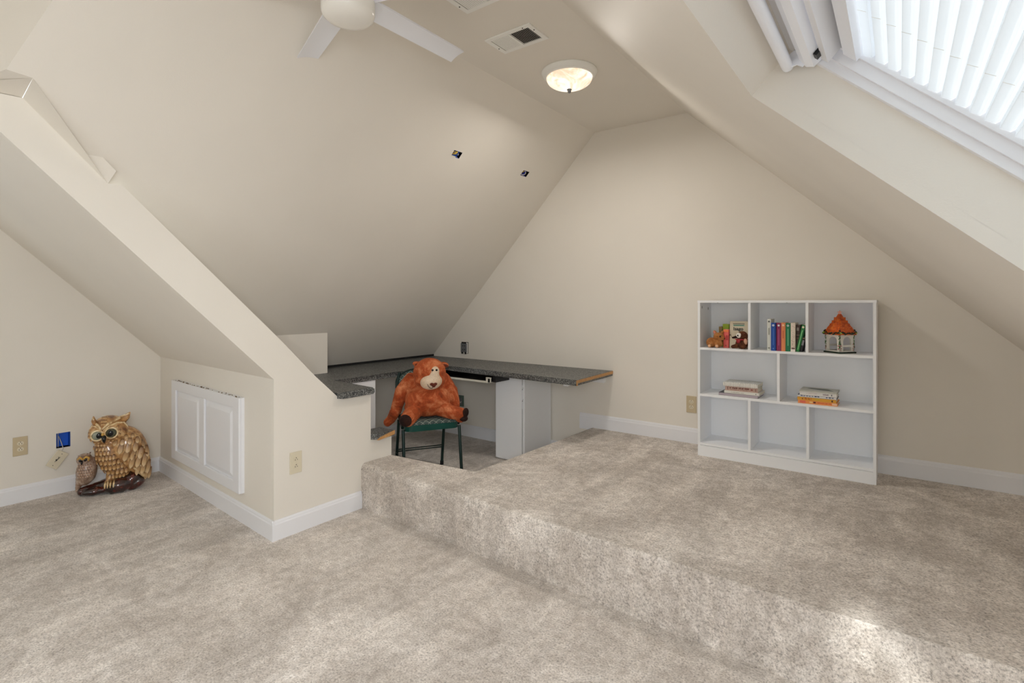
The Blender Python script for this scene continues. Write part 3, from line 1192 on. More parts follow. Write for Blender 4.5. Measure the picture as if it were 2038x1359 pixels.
# sawn end, a hair proud of the laminate
bm = bmesh.new()
prism(bm, [dl((-1.850, YB - 0.002, DZ - 0.002)), dl((-1.824, 3.226, DZ - 0.002)), dl((-1.824, 3.226, DZ - DT)), dl((-1.827, 3.246, DZ - DT)), dl((-1.829, 3.250, DZ - 0.024)), dl((-1.850, YB - 0.002, DZ - 0.024))], (0.004, 0, 0))
link('sawn_edge', bm, M['cutwood'], desk)
link('back_gap_shade', B(-3.868 + 3.2, -3.846 + 3.2, 2.43 - 3.3, YB - 3.3 - 0.01, DZ, DZ + 0.019), M['black'], desk)  # black strip standing in for the shade between desk back and slope

bk = thing('shelf_bracket', 'white wooden bracket under the sawn right end of the desk', 'bracket', (-1.955, YB, DZ - DT))
link('cleat', B(-0.30, 0.045, -0.035, 0.0, -0.060, 0.0, bev=0.002), M['white'], bk)
link('arm', B(-0.055, -0.020, -0.50, -0.035, -0.034, 0.0, bev=0.002), M['white'], bk)
link('screw', T([(0.028, -0.037, -0.02), (0.028, -0.034, -0.02)], 0.003, 8), M['slot'], bk)

# small notched shelf in the stepped partition
ls = thing('partition_ledge', 'short black laminate cap with raw wooden edge on the stepped partition', 'ledge', (-2.77, 2.27, 0.414))
bm = bmesh.new()
prism(bm, [(-0.10, -0.087, 0.002), (0.016, -0.087, 0.002), (0.052, -0.066, 0.002), (0.052, 0.079, 0.002), (-0.10, 0.079, 0.002)], (0, 0, 0.034))
link('cap', bm, M['laminate'], ls)
bm = bmesh.new()
prism(bm, [(0.053, -0.068, 0.000), (0.053, -0.052, -0.004), (0.053, 0.081, 0.010), (0.053, 0.081, 0.037), (0.053, -0.040, 0.014)], (0.004, 0, 0))
link('raw_edge', bm, M['cutwood'], ls)

# support panel behind the partition and the white pedestal
sp = thing('support_panel', 'plain white upright panel under the left run of the desk', 'panel', (-3.205, 2.40, 0))
link('board', B(-0.022, 0.0, -0.07, 0.185, 0.0, DZ - DT - 0.001), M['white'], sp)
link('rail', B(-0.05, -0.023, -0.07, 0.185, 0.60, DZ - DT - 0.001), M['white'], sp)

pd = thing('desk_pedestal', 'white cupboard pedestal holding up the desk by the gable wall', 'cabinet', (-2.44, 3.45, 0))
PH = DZ - DT - 0.001
bm = bmesh.new()
box(bm, -0.275, 0.0, 0.02, 0.36, 0.0, PH, bev=0.002)
box(bm, -0.006, 0.0, 0.0, 0.395, 0.0, PH)
link('carcass', bm, M['white'], pd)
link('door', B(-0.282, -0.012, 0.0, 0.018, 0.01, PH - 0.006, bev=0.002), M['white'], pd)
bm = bmesh.new()
box(bm, -0.010, -0.0075, 0.002, 0.018, 0.012, PH * 0.62)
box(bm, -0.010, -0.0075, 0.002, 0.018, PH * 0.89, PH - 0.008)
link('door_gap', bm, M['slot'], pd)['kind'] = 'stuff'
bm = bmesh.new()
for z in (PH * 0.84, PH * 0.71):
    tube(bm, [(-0.0065, -0.0012, z), (-0.0065, 0.001, z)], 0.0035, 8)
    tube(bm, [(-0.0015, -0.0012, z + 0.012), (-0.0015, 0.001, z + 0.012)], 0.002, 8)
link('hinge_hole', bm, M['slot'], pd)['kind'] = 'stuff'
link('side_panel', B(0.0, 0.012, 0.004, 0.40, 0.0, PH, bev=0.001), M['white'], pd)

kt = thing('keyboard_tray', 'slim black pull-out keyboard tray with pale edge under the desk', 'tray', (-2.90, 3.30, 0.0))
link('tray', B(-0.30, 0.255, -0.055, 0.33, 0.668, 0.676), M['rail'], kt)
bm = bmesh.new()
box(bm, -0.30, 0.262, -0.064, -0.056, 0.662, 0.678, bev=0.002)
box(bm, 0.246, 0.262, -0.064, -0.054, 0.676, 0.706, bev=0.002)
box(bm, 0.246, 0.292, -0.064, -0.050, 0.699, 0.707, bev=0.001)
box(bm, 0.284, 0.290, -0.060, -0.050, 0.668, 0.700)
link('front_lip', bm, M['alu'], kt)
bm = bmesh.new()
box(bm, 0.258, 0.276, -0.050, 0.33, 0.668, 0.700)
link('runner', bm, M['rail'], kt)
for xa in (0.292, -0.325):
    link('slide', B(xa, xa + 0.028, -0.030, 0.33, 0.668, DZ - DT - 0.002), M['rail'], kt)


# ---------------------------------------------------------------- FOLDING CHAIR
CH = (-2.835, 2.765)
chair = thing('folding_chair', 'dark green metal folding chair with lattice cushion in the desk well', 'chair', (CH[0], CH[1], 0), math.radians(58.7))
SW, SD, SZ = 0.195, 0.19, 0.425


def rrect(w, d, r, n=6, taper=0.0):
    pts = []
    for cx, cy, a0 in ((w - r, d - r, 0), (-(w - r), d - r, 90), (-(w - r), -(d - r), 180), (w - r, -(d - r), 270)):
        for k in range(n + 1):
            a = math.radians(a0 + 90 * k / n)
            x, y = cx + r * math.cos(a), cy + r * math.sin(a)
            pts.append((x * (1 - taper * (y / d + 1) / 2), y))
    return pts


bm = bmesh.new()
prism(bm, [(x, y, SZ - 0.030) for x, y in rrect(SW, SD, 0.05, taper=0.08)], (0, 0, 0.042))
link('seat_frame', bm, M['green'], chair)
bm = bmesh.new()
loops = []
for sc, z in ((0.965, 0.010), (0.975, 0.020), (0.95, 0.032), (0.88, 0.039), (0.6, 0.043)):
    loops.append([bm.verts.new((x * sc, y * sc, SZ + z)) for x, y in rrect(SW, SD, 0.05, taper=0.08)])
for a, b in zip(loops, loops[1:]):
    for i in range(len(a)):
        bm.faces.new((a[i], a[(i + 1) % len(a)], b[(i + 1) % len(a)], b[i]))
bm.faces.new(loops[-1])
bm.faces.new(loops[0][::-1])
link('seat_cushion', bm, M['cushion'], chair, smooth=True, auto=60)
for s in (-1, 1):
    # front leg runs up into the backrest; rear leg hangs from under the seat
    link('leg', T([(s * (SW + 0.012), -SD - 0.03, 0.015), (s * (SW + 0.010), -SD + 0.04, SZ - 0.02)], 0.0115, 12), M['greenblk'], chair, smooth=True, auto=50)
    link('leg', T([(s * (SW - 0.012), SD + 0.075, 0.015), (s * (SW - 0.016), SD - 0.02, SZ - 0.02)], 0.0115, 12), M['greenblk'], chair, smooth=True, auto=50)
    link('back_post', T([(s * (SW + 0.010), -SD + 0.06, SZ - 0.01), (s * (SW + 0.000), SD + 0.01, SZ + 0.10), (s * (SW - 0.014), SD + 0.06, SZ + 0.22), (s * (SW - 0.040), SD + 0.085, SZ + 0.33)], 0.0115, 12), M['greenblk'], chair, smooth=True, auto=50)
    for p in ((s * (SW + 0.012), -SD - 0.032), (s * (SW - 0.012), SD + 0.077)):
        link('foot_cap', T([(p[0], p[1], 0.0), (p[0], p[1] * 0.99, 0.03)], 0.0145, 12), M['rubber'], chair)
for z in (0.165, 0.150):
    link('crossbar', T([(-(SW - 0.012), SD + 0.045, z), (SW - 0.012, SD + 0.045, z)], 0.0045, 8), M['greenblk'], chair, smooth=True)
link('crossbar', T([(-(SW + 0.010), -SD + 0.0, 0.20), (-(SW + 0.010), SD + 0.04, 0.165)], 0.001, 6), M['greenblk'], chair)
# padded back, rounded at the top
bm = bmesh.new()
outl = []
for k in range(25):
    a = PI * k / 24
    outl.append((0.188 * math.cos(a), 0.235 + 0.125 * math.sin(a) ** 0.8))
outl = [(0.182, 0.17)] + outl + [(-0.182, 0.17)]
prism(bm, [(x, SD + 0.035 + z * 0.14, SZ + z) for x, z in outl], (0, 0.022, 0))
link('backrest_frame', bm, M['greenblk'], chair)
bm = bmesh.new()
prism(bm, [(x * 0.93, SD + 0.028 + (0.19 + (z - 0.19) * 0.93) * 0.14, SZ + 0.19 + (z - 0.19) * 0.93) for x, z in outl], (0, 0.012, 0))
link('backrest_pad', bm, M['cushion'], chair)

# ---------------------------------------------------------------- BEAR
bear = thing('stuffed_bear', 'big rust-orange stuffed bear slumped on the green folding chair', 'stuffed toy', (CH[0], CH[1], 0.0), math.radians(45.7))
Z0 = 0.462


def bz(py):
    return 0.462 + (829 - py) / 267.0


def bx(px):
    return (px - 862) / 267.0


bm = bmesh.new()
# torso: wide sagging belly, chest and shoulders
ellipsoid(bm, (0.006, -0.050, 0.588), (0.168, 0.130, 0.122))
ellipsoid(bm, (0.006, -0.030, 0.535), (0.172, 0.125, 0.072))
ellipsoid(bm, (-0.010, 0.020, 0.690), (0.155, 0.110, 0.085))
ellipsoid(bm, (0.000, 0.030, 0.735), (0.115, 0.085, 0.060))
# head
ellipsoid(bm, (0.018, -0.062, 0.788), (0.121, 0.112, 0.110))
ellipsoid(bm, (0.020, -0.090, 0.740), (0.112, 0.085, 0.080))
# arms
chain(bm, [(-0.115, 0.020, 0.725), (-0.186, 0.01, 0.640), (-0.212, 0.00, 0.560), (-0.226, 0.00, 0.505)], [0.058, 0.054, 0.046, 0.042], 7)
chain(bm, [(-0.238, -0.02, 0.490), (-0.262, 0.01, 0.440), (-0.285, 0.00, 0.420)], [0.040, 0.036, 0.032], 5)
chain(bm, [(0.120, 0.015, 0.725), (0.182, 0.02, 0.640), (0.208, 0.00, 0.555), (0.208, -0.02, 0.520)], [0.056, 0.048, 0.040, 0.036], 7)
# legs: the near-left one comes straight at the viewer, the other points out
chain(bm, [(-0.080, -0.090, 0.530), (-0.110, -0.180, 0.508), (-0.132, -0.245, 0.492)], [0.066, 0.060, 0.056], 6)
chain(bm, [(0.100, -0.080, 0.530), (0.175, -0.140, 0.508), (0.236, -0.160, 0.500)], [0.064, 0.052, 0.048], 6)
ellipsoid(bm, (0.240, -0.155, 0.478), (0.040, 0.034, 0.046))
# ears
ellipsoid(bm, (-0.070, -0.070, 0.855), (0.036, 0.014, 0.020), rot=ry(0.15))
ellipsoid(bm, (0.128, -0.030, 0.842), (0.036, 0.018, 0.020), rot=ry(0.35))
fused('body', bm, M['bear'], bear, 0.006, 2, 0.0025)
bm = bmesh.new()
ellipsoid(bm, (0.030, -0.150, 0.735), (0.080, 0.046, 0.058), rot=ry(-0.12))
ellipsoid(bm, (0.054, -0.142, 0.808), (0.036, 0.036, 0.038), rot=ry(0.1))
ellipsoid(bm, (0.050, -0.150, 0.778), (0.040, 0.036, 0.040))
mz = fused('muzzle', bm, M['muzzle'], bear, 0.005, 4)
for ex in (0.040, 0.068):
    bm = bmesh.new()
    ellipsoid(bm, (ex, -0.1735, 0.820), (0.0078, 0.006, 0.0082), sub=2)
    link('eye', bm, M['eyeblack'], bear, smooth=True)
bm = bmesh.new()
ellipsoid(bm, (0.035, -0.193, 0.722), (0.016, 0.012, 0.012), rot=ry(0.2), sub=2)
ellipsoid(bm, (0.058, -0.190, 0.722), (0.016, 0.012, 0.012), rot=ry(-0.3), sub=2)
ellipsoid(bm, (0.048, -0.193, 0.712), (0.014, 0.010, 0.013), sub=2)
fused('nose', bm, M['noseplush'], bear, 0.003, 2)
link('mouth_stitch', T([(0.003, -0.190, 0.725), (0.010, -0.194, 0.708), (0.024, -0.193, 0.695), (0.036, -0.190, 0.692), (0.043, -0.194, 0.704)], 0.0022, 6), M['thread'], bear, smooth=True)
bm = bmesh.new()
ellipsoid(bm, (-0.146, -0.284, 0.490), (0.046, 0.020, 0.042), rot=rz3(-0.30) @ ry(0.25))
link('foot_pad', bm, M['darkplush'], bear, smooth=True)
bm = bmesh.new()
ellipsoid(bm, (0.276, -0.176, 0.510), (0.018, 0.036, 0.034), rot=rz3(-0.55))
ellipsoid(bm, (0.262, -0.180, 0.468), (0.030, 0.032, 0.022), rot=rz3(-0.55))
fused('foot_pad', bm, M['darkplush'], bear, 0.004, 3)
for c, ro in (((-0.066, -0.086, 0.850), 0.15), ((0.136, -0.050, 0.838), 0.35)):
    bm = bmesh.new()
    ellipsoid(bm, c, (0.021, 0.006, 0.010), rot=ry(ro), sub=2)
    link('inner_ear', bm, M['noseplush'], bear, smooth=True)
link('belly_seam', T([(0.008, -0.150, 0.665), (0.012, -0.176, 0.620), (0.014, -0.180, 0.580), (0.016, -0.168, 0.535)], 0.0025, 6), M['bear'], bear, smooth=True)

# ---------------------------------------------------------------- BOOKCASE
BX0, BX1, BY0, BY1, BZ0, BZ1 = -1.091, -0.104, 3.575, 3.845, 0.278, 1.317
bc = thing('bookcase', 'low white open bookcase with eight compartments against the gable wall', 'bookcase', (BX0, BY0, BZ0))
TH = 0.015
W, D, H = BX1 - BX0, BY1 - BY0, BZ1 - BZ0
link('side_panel', B(0, TH, 0.002, D, 0, H - TH), M['white'], bc)
link('side_panel', B(W - TH, W, 0.002, D, 0, H - TH), M['white'], bc)
link('top_panel', B(-0.002, W + 0.002, 0, D, H - TH, H), M['white'], bc)
link('back_panel', B(TH, W - TH, D - 0.006, D, 0.02, H - TH), M['white'], bc)
s1, s2, s0 = 1.003 - BZ0, 0.693 - BZ0, 0.365 - BZ0
for z in (s1, s2):
    link('shelf', B(TH, W - TH, 0.002, D - 0.006, z - TH, z), M['white'], bc)
link('bottom_shelf', B(TH, W - TH, 0.004, D - 0.006, s0 - TH, s0), M['white'], bc)
link('plinth', B(TH, W - TH, 0.0, 0.014, 0.0, s0 - TH - 0.002), M['white'], bc)
for x, z0, z1 in ((-0.768, s1, H - TH), (-0.446, s1, H - TH), (-0.601, s2, s1 - TH), (-0.768, s0, s2 - TH), (-0.442, s0, s2 - TH)):
    link('divider', B(x - BX0 - TH / 2, x - BX0 + TH / 2, 0.002, D - 0.006, z0, z1), M['white'], bc)
bm = bmesh.new()
for y, z in ((0.045, H - 0.045), (0.185, H - 0.055)):
    box(bm, TH - 0.0005, TH + 0.0012, y - 0.003, y + 0.003, z - 0.008, z + 0.008)
for x in (0.065, 0.30, 0.50):
    box(bm, x - 0.004, x + 0.004, D - 0.030, D - 0.022, H - TH - 0.0015, H - TH + 0.0005)
link('fixing_hole', bm, M['slot'], bc)['kind'] = 'stuff'

# ---------------------------------------------------------------- BOOKS
MC = {}


def cmat(r, g, b, rough=0.5):
    k = (r, g, b)
    if k not in MC:
        MC[k] = mat('print_%d_%d_%d' % k, srgb(r, g, b), rough)
    return MC[k]


def book(label, loc, w, d, h, col, rot=(0, 0, 0), marks=(), group=None, hard=0.0, spine_round=0.003, page=None):
    """standing book: spine faces -Y; w thickness (x), d depth (y), h height (z)"""
    t = thing('book', label, 'book', loc, rot=rot, group=group)
    c = 0.0016
    bm = bmesh.new()
    box(bm, 0, c, 0.001, d, 0, h)
    box(bm, w - c, w, 0.001, d, 0, h)
    n = 6
    pts = []
    for k in range(n + 1):
        a = PI * k / n
        pts.append((w / 2 - w / 2 * math.cos(a), 0.002 - spine_round * math.sin(a)))
    pts2 = [(x, y + 0.0025) for x, y in pts[::-1]]
    prism(bm, [(x, y, 0) for x, y in pts] + [(x, y, 0) for x, y in pts2], (0, 0, h))
    link('cover', bm, cmat(*col), t)
    link('pages', B(c, w - c, 0.004, d - 0.003 - hard, hard, h - 0.001 - hard), page or M['page'], t)
    for (x0, x1, z0, z1, cc) in marks:
        link('spine_print', B(x0 * w, x1 * w, -spine_round - 0.0004, -spine_round + 0.0016, z0 * h, z1 * h), cmat(*cc), t)
    return t


ZS1, ZS2 = 1.003, 0.693
G = 'books standing in the top middle compartment'
row = [
    ('tall thin white book at the left end of the standing row', -0.668, 0.022, 0.196, (214, 216, 208), [(0.3, 0.7, 0.06, 0.10, (120, 124, 110)), (0.35, 0.65, 0.5, 0.72, (150, 150, 140)), (0.3, 0.7, 0.90, 0.95, (90, 90, 84))]),
    ('glossy royal blue book in the standing row', -0.645, 0.027, 0.174, (16, 72, 158), [(0.40, 0.60, 0.06, 0.10, (90, 150, 220)), (0.44, 0.56, 0.2, 0.80, (64, 124, 206))]),
    ('magenta purple book in the standing row', -0.614, 0.026, 0.174, (136, 34, 84), [(0.42, 0.58, 0.2, 0.78, (190, 90, 140))]),
    ('orange paperback in the middle of the standing row', -0.587, 0.023, 0.176, (226, 138, 86), [(0.35, 0.6, 0.45, 0.72, (200, 100, 60))]),
    ('emerald green upright book in the standing row', -0.563, 0.027, 0.174, (18, 116, 74), [(0.44, 0.58, 0.2, 0.80, (130, 210, 160))]),
    ('cream patterned paperback in the standing row', -0.535, 0.025, 0.176, (226, 212, 196), [(0.0, 1.0, 0.0, 0.085, (238, 232, 224)), (0.2, 0.9, 0.085, 0.14, (120, 90, 84))]),
    ('dark brown book set back beside the cream one', -0.508, 0.022, 0.164, (74, 52, 44), [(0.15, 0.7, 0.78, 0.9, (150, 140, 128)), (0.0, 1.0, 0.6, 0.63, (140, 110, 94)), (0.0, 1.0, 0.48, 0.52, (120, 84, 66))]),
]
for i, (lb, x, w, h, c, mk) in enumerate(row):
    b = book(lb, (x, 3.592 + (0.02 if i == 6 else 0) + (0.006 if i == 0 else 0), ZS1), w, 0.115, h, c, marks=mk, group=G)
    if i in (1, 2, 3, 4):   # round publisher's colophon
        bm = bmesh.new()
        lathe(bm, [(0, 0.0006), (0.0062, 0.0006), (0.0062, 0), (0, 0)], 16)
        bmesh.ops.transform(bm, matrix=Matrix.Translation((w / 2, -0.0033, h - 0.016)) @ Matrix.Rotation(PI / 2, 4, 'X'), verts=bm.verts[:])
        e = link('emblem', bm, cmat(232, 236, 240) if i != 3 else cmat(240, 200, 170), b)
        if i in (1, 4):
            bm = bmesh.new()
            lathe(bm, [(0, 0.0006), (0.0030, 0.0006), (0.0030, 0), (0, 0)], 12)
            bmesh.ops.transform(bm, matrix=Matrix.Translation((w / 2, -0.0040, h - 0.016)) @ Matrix.Rotation(PI / 2, 4, 'X'), verts=bm.verts[:])
            link('emblem_centre', bm, cmat(*c) if i == 4 else cmat(150, 180, 210), e)
    if i == 5:
        bm = bmesh.new()
        for q in range(22):
            xx, zz = random.uniform(0.15, 0.8) * w, random.uniform(0.16, 0.95) * h
            box(bm, xx, xx + 0.0025, -0.0035, -0.0025, zz, zz + 0.003)
        link('spine_pattern', bm, cmat(150, 110, 96), b)['kind'] = 'stuff'
b = book('glossy green book leaning against the right divider', (-0.512, 3.592, ZS1 + 0.0), 0.019, 0.115, 0.166, (22, 112, 50), rot=(0, math.radians(12), 0),
         marks=[(0.40, 0.58, 0.08, 0.80, (150, 220, 150))], group=G)
bm = bmesh.new()
lathe(bm, [(0, 0.0006), (0.0065, 0.0006), (0.0065, 0), (0, 0)], 16)
bmesh.ops.transform(bm, matrix=Matrix.Translation((0.0095, -0.0033, 0.166 - 0.014)) @ Matrix.Rotation(PI / 2, 4, 'X'), verts=bm.verts[:])
link('emblem', bm, cmat(232, 220, 190), b)
b.location.z += 0.0042
b.location.x = -0.5080
book('black book with a grey label leaning behind the green one', (-0.4880, 3.598, ZS1 + 0.0030), 0.013, 0.105, 0.090, (26, 26, 28), rot=(0, math.radians(12), 0),
     marks=[(0.15, 0.95, 0.45, 0.80, (128, 130, 132)), (0.0, 1.0, 0.90, 0.94, (150, 130, 84))], group=G)

# left compartment: faced-out paperback, its dark neighbour, coloured little books behind
G2 = 'books in the top left compartment'
fb = thing('book', 'cream paperback standing face out with a red-dressed figure on its cover', 'book', (-0.905, 3.645, ZS1), rot=(math.radians(-6), 0, math.radians(4)), group=G2)
link('cover', B(0, 0.112, 0, 0.004, 0, 0.178, bev=0.001), cmat(206, 194, 168), fb)
link('pages', B(0.002, 0.110, 0.004, 0.016, 0.002, 0.176), M['page'], fb)
link('back_cover', B(0, 0.118, 0.016, 0.019, 0, 0.176), cmat(60, 44, 32), fb)
bm = bmesh.new()
x = 0.020
while x < 0.090:
    wd = random.uniform(0.003, 0.007)
    if not 0.058 < x < 0.062:
        box(bm, x, x + wd, -0.0006, 0.0002, 0.1585, 0.1630)
    x += wd + 0.0008
link('cover_print', bm, cmat(20, 20, 20), fb)['kind'] = 'stuff'
link('title_band', B(0.022, 0.090, -0.0004, 0.0003, 0.1465, 0.1545), cmat(120, 176, 156), fb)
bm = bmesh.new()
x = 0.024
while x < 0.086:
    wd = random.uniform(0.002, 0.006)
    box(bm, x, x + wd, -0.0008, 0.0, 0.1485, 0.1525)
    x += wd + 0.0012
link('cover_print', bm, cmat(30, 78, 62), fb)['kind'] = 'stuff'
cu = bpy.data.curves.new('title_text', 'FONT')
cu.body = 'Isago'
cu.size = 0.030
cu.extrude = 0.0004
cu.offset = 0.0007
to = bpy.data.objects.new('title', cu)
COL.objects.link(to)
dg = bpy.context.evaluated_depsgraph_get()
dg.update()
tm = bpy.data.meshes.new_from_object(to.evaluated_get(dg))
bpy.data.objects.remove(to)
tm.materials.clear()
tm.materials.append(cmat(14, 14, 14))
o = bpy.data.objects.new('title', tm)
COL.objects.link(o)
o.parent = fb
o.location = (0.022, -0.0010, 0.118)
o.rotation_euler = (PI / 2, 0, 0)
bm = bmesh.new()
prism(bm, [(x, -0.0006, z) for x, z in ((0.028, 0.066), (0.044, 0.058), (0.060, 0.066), (0.058, 0.050), (0.062, 0.034), (0.050, 0.026), (0.040, 0.036), (0.042, 0.050))], (0, 0.0008, 0))
link('cover_figure', bm, cmat(196, 22, 44), fb)
bm = bmesh.new()
tube(bm, [(0.002, -0.0005, 0.086), (0.010, -0.0005, 0.080), (0.018, -0.0005, 0.066), (0.028, -0.0005, 0.062)], 0.0022, 6)
ellipsoid(bm, (0.048, -0.0003, 0.078), (0.007, 0.0008, 0.009), sub=2)
link('cover_figure', bm, cmat(150, 132, 108), fb)
bm = bmesh.new()
ellipsoid(bm, (0.004, -0.0003, 0.086), (0.006, 0.0009, 0.0035), sub=2)
link('cover_figure', bm, cmat(40, 44, 22), fb)

t = book('lime green little book with its top showing behind the pink one', (-0.962, 3.700, ZS1), 0.040, 0.10, 0.155, (160, 186, 44), group=G2)
t = book('olive brown book behind the toy pig', (-0.985, 3.690, ZS1), 0.022, 0.09, 0.137, (132, 110, 60), group=G2)
t = book('coral pink slim book wedged between toy pig and cream paperback', (-0.942, 3.640, ZS1), 0.034, 0.085, 0.122, (232, 104, 96), group=G2,
         marks=[(0.5, 0.9, 0.42, 0.68, (190, 60, 60)), (0.1, 0.95, 0.86, 0.98, (240, 130, 70)), (0.35, 0.6, 0.12, 0.15, (120, 30, 30))])

# ---------------------------------------------------------------- horizontal stacks


def flat_book(label, loc, L, Dp, Tk, col, rz=0.0, page=None, marks=(), group=None, spine_col=None, over=0.003):
    """lying book: spine along local X facing -Y; page block shows on the right end (+X)"""
    t = thing('book', label, 'book', loc, rz, group)
    c = 0.0016
    bm = bmesh.new()
    box(bm, 0, L, 0, Dp, 0, c)
    box(bm, 0, L, 0, Dp, Tk - c, Tk)
    box(bm, 0, L, 0, c, c, Tk - c)
    link('cover', bm, cmat(*col), t)
    link('pages', B(over, L - over, c, Dp - over, c, Tk - c), page or M['page'], t)
    if spine_col:
        link('spine', B(0.0006, L - 0.0006, -0.0006, 0.0004, c * 0.7, Tk - c * 0.7), cmat(*spine_col), t)
    for (x0, x1, z0, z1, cc) in marks:
        link('spine_print', B(x0 * L, x1 * L, -0.0014, -0.0004, z0 * Tk, z1 * Tk), cmat(*cc), t)
    return t


def words_(x0, x1, z0, z1, col, n, seed):
    r = random.Random(seed)
    out = []
    x = x0
    step = (x1 - x0) / n
    for i in range(n):
        if r.random() < 0.86:
            a = r.uniform(0, 0.12)
            out.append((x, x + step * r.uniform(0.55, 0.85), z0 + a * (z1 - z0), z1 - r.uniform(0, 0.35) * (z1 - z0), col))
        x += step
    return out


GL = 'stack of books in the middle left compartment'
z = ZS2
flat_book('black-covered large flat book at the bottom of the left stack', (-0.962, 3.602, z), 0.240, 0.185, 0.017, (28, 24, 26), rz=0.0, group=GL, page=cmat(196, 186, 192), over=0.001, spine_col=(176, 164, 172))
z += 0.0172
flat_book('thin white book above the black one in the left stack', (-0.928, 3.605, z), 0.214, 0.165, 0.017, (222, 220, 212), rz=math.radians(-1), group=GL,
          marks=words_(0.2, 0.6, 0.35, 0.65, (176, 170, 166), 14, 3) + [(0.90, 0.915, 0.3, 0.7, (40, 40, 40))])
z += 0.0172
flat_book('pinkish brown book with brown spine title in the left stack', (-0.922, 3.606, z), 0.198, 0.160, 0.030, (196, 166, 152), rz=math.radians(0.5), group=GL,
          marks=[(0.07, 0.09, 0.2, 0.8, (110, 70, 60))] + words_(0.14, 0.74, 0.42, 0.80, (120, 64, 54), 22, 5) + words_(0.16, 0.7, 0.18, 0.30, (150, 110, 98), 20, 6) + [(0.79, 0.85, 0.38, 0.62, (150, 70, 60)), (0.92, 0.95, 0.2, 0.8, (160, 120, 108))])
z += 0.0302
tb = flat_book('white spiral-bound cookbook on top of the left stack', (-0.935, 3.600, z), 0.212, 0.165, 0.022, (206, 206, 200), rz=math.radians(-0.5), group=GL, spine_col=(232, 230, 224))
bm = bmesh.new()
for k in range(19):
    x = 0.010 + k * 0.0105
    tube(bm, [(x, 0.006, 0.0225), (x, -0.002, 0.0235), (x, -0.006, 0.016), (x, -0.006, 0.007), (x, -0.002, 0.000)], 0.0028, 6)
link('comb_binding', bm, cmat(238, 236, 230), tb)['kind'] = 'stuff'
bm = bmesh.new()
for q in range(60):
    xx, yy = random.uniform(0.01, 0.2), random.uniform(0.012, 0.155)
    box(bm, xx, xx + 0.004, yy, yy + 0.003, 0.0220, 0.0223)
link('cover_pattern', bm, cmat(150, 154, 150), tb)['kind'] = 'stuff'

GR = 'stack of books in the middle right compartment'
z = ZS2
flat_book('orange and pink bottom book of the right stack', (-0.497, 3.602, z), 0.205, 0.150, 0.019, (236, 150, 78), group=GR,
          marks=[(0.05, 0.2, 0.15, 0.9, (226, 110, 84)), (0.3, 0.38, 0.3, 0.8, (236, 200, 130)), (0.40, 0.46, 0.3, 0.8, (96, 30, 18))] + words_(0.5, 0.85, 0.35, 0.75, (222, 96, 50), 16, 8) + [(0.87, 0.99, 0.15, 0.85, (240, 196, 160))])
z += 0.0192
flat_book('golden yellow book with red lettering in the right stack', (-0.500, 3.601, z), 0.202, 0.150, 0.018, (222, 160, 40), group=GR, rz=math.radians(-0.6),
          marks=[(0.12, 0.15, 0.3, 0.7, (130, 50, 20))] + words_(0.2, 0.38, 0.3, 0.9, (176, 66, 20), 9, 10) + [(0.46, 0.58, 0.25, 0.9, (206, 170, 40)), (0.88, 0.92, 0.2, 0.75, (60, 30, 20))])
z += 0.0182
flat_book('thin navy and white magazine in the right stack', (-0.499, 3.603, z), 0.203, 0.152, 0.013, (40, 56, 96), group=GR, spine_col=(224, 222, 222),
          marks=words_(0.08, 0.95, 0.45, 0.9, (48, 66, 108), 12, 12) + words_(0.3, 0.7, 0.2, 0.6, (214, 222, 226), 6, 13))
z += 0.0132
flat_book('thick white book with faint spine title in the right stack', (-0.488, 3.603, z), 0.192, 0.148, 0.021, (228, 226, 222), group=GR,
          marks=words_(0.16, 0.5, 0.45, 0.65, (206, 190, 190), 16, 15) + words_(0.64, 0.79, 0.35, 0.75, (130, 110, 120), 6, 16) + [(0.86, 0.88, 0.3, 0.75, (40, 36, 40))])
z += 0.0212
tb = flat_book('thin grey-white album with a dark patch on top of the right stack', (-0.490, 3.600, z), 0.196, 0.150, 0.008, (186, 186, 176), group=GR, rz=math.radians(-1.0))
bm = bmesh.new()
prism(bm, [(0.030, 0.085, 0.0081), (0.050, 0.115, 0.0081), (0.140, 0.110, 0.0081), (0.175, 0.050, 0.0081), (0.120, 0.052, 0.0081)], (0, 0, 0.0003))
link('cover_photo', bm, cmat(74, 80, 70), tb)


# ---------------------------------------------------------------- TOY PIG / LAMB (tan plush) and OWL TOY in the bookcase
pg = thing('stuffed_toy', 'small tan plush animal with pink ear in the top left compartment', 'stuffed toy', (-0.990, 3.625, ZS1), math.radians(12))
bm = bmesh.new()
ellipsoid(bm, (-0.022, 0.000, 0.034), (0.036, 0.032, 0.033))
ellipsoid(bm, (0.018, -0.006, 0.030), (0.030, 0.026, 0.028))
ellipsoid(bm, (0.022, -0.012, 0.074), (0.034, 0.026, 0.028))
ellipsoid(bm, (0.046, -0.022, 0.062), (0.016, 0.013, 0.012))
chain(bm, [(-0.030, -0.022, 0.026), (-0.034, -0.036, 0.012)], [0.015, 0.0115], 4)
chain(bm, [(0.010, -0.022, 0.024), (0.012, -0.038, 0.012)], [0.014, 0.0115], 4)
ellipsoid(bm, (-0.002, -0.002, 0.100), (0.012, 0.006, 0.018), rot=ry(-0.5), sub=2)
ellipsoid(bm, (0.044, 0.004, 0.100), (0.010, 0.006, 0.015), rot=ry(0.4), sub=2)
fused('body', bm, m_fur('tan_plush', srgb(150, 88, 40), srgb(190, 126, 70), srgb(218, 166, 112), 18), pg, 0.003, 3)
bm = bmesh.new()
ellipsoid(bm, (-0.004, -0.0085, 0.100), (0.008, 0.002, 0.013), rot=ry(-0.5), sub=2)
link('inner_ear', bm, cmat(200, 122, 104), pg, smooth=True)
bm = bmesh.new()
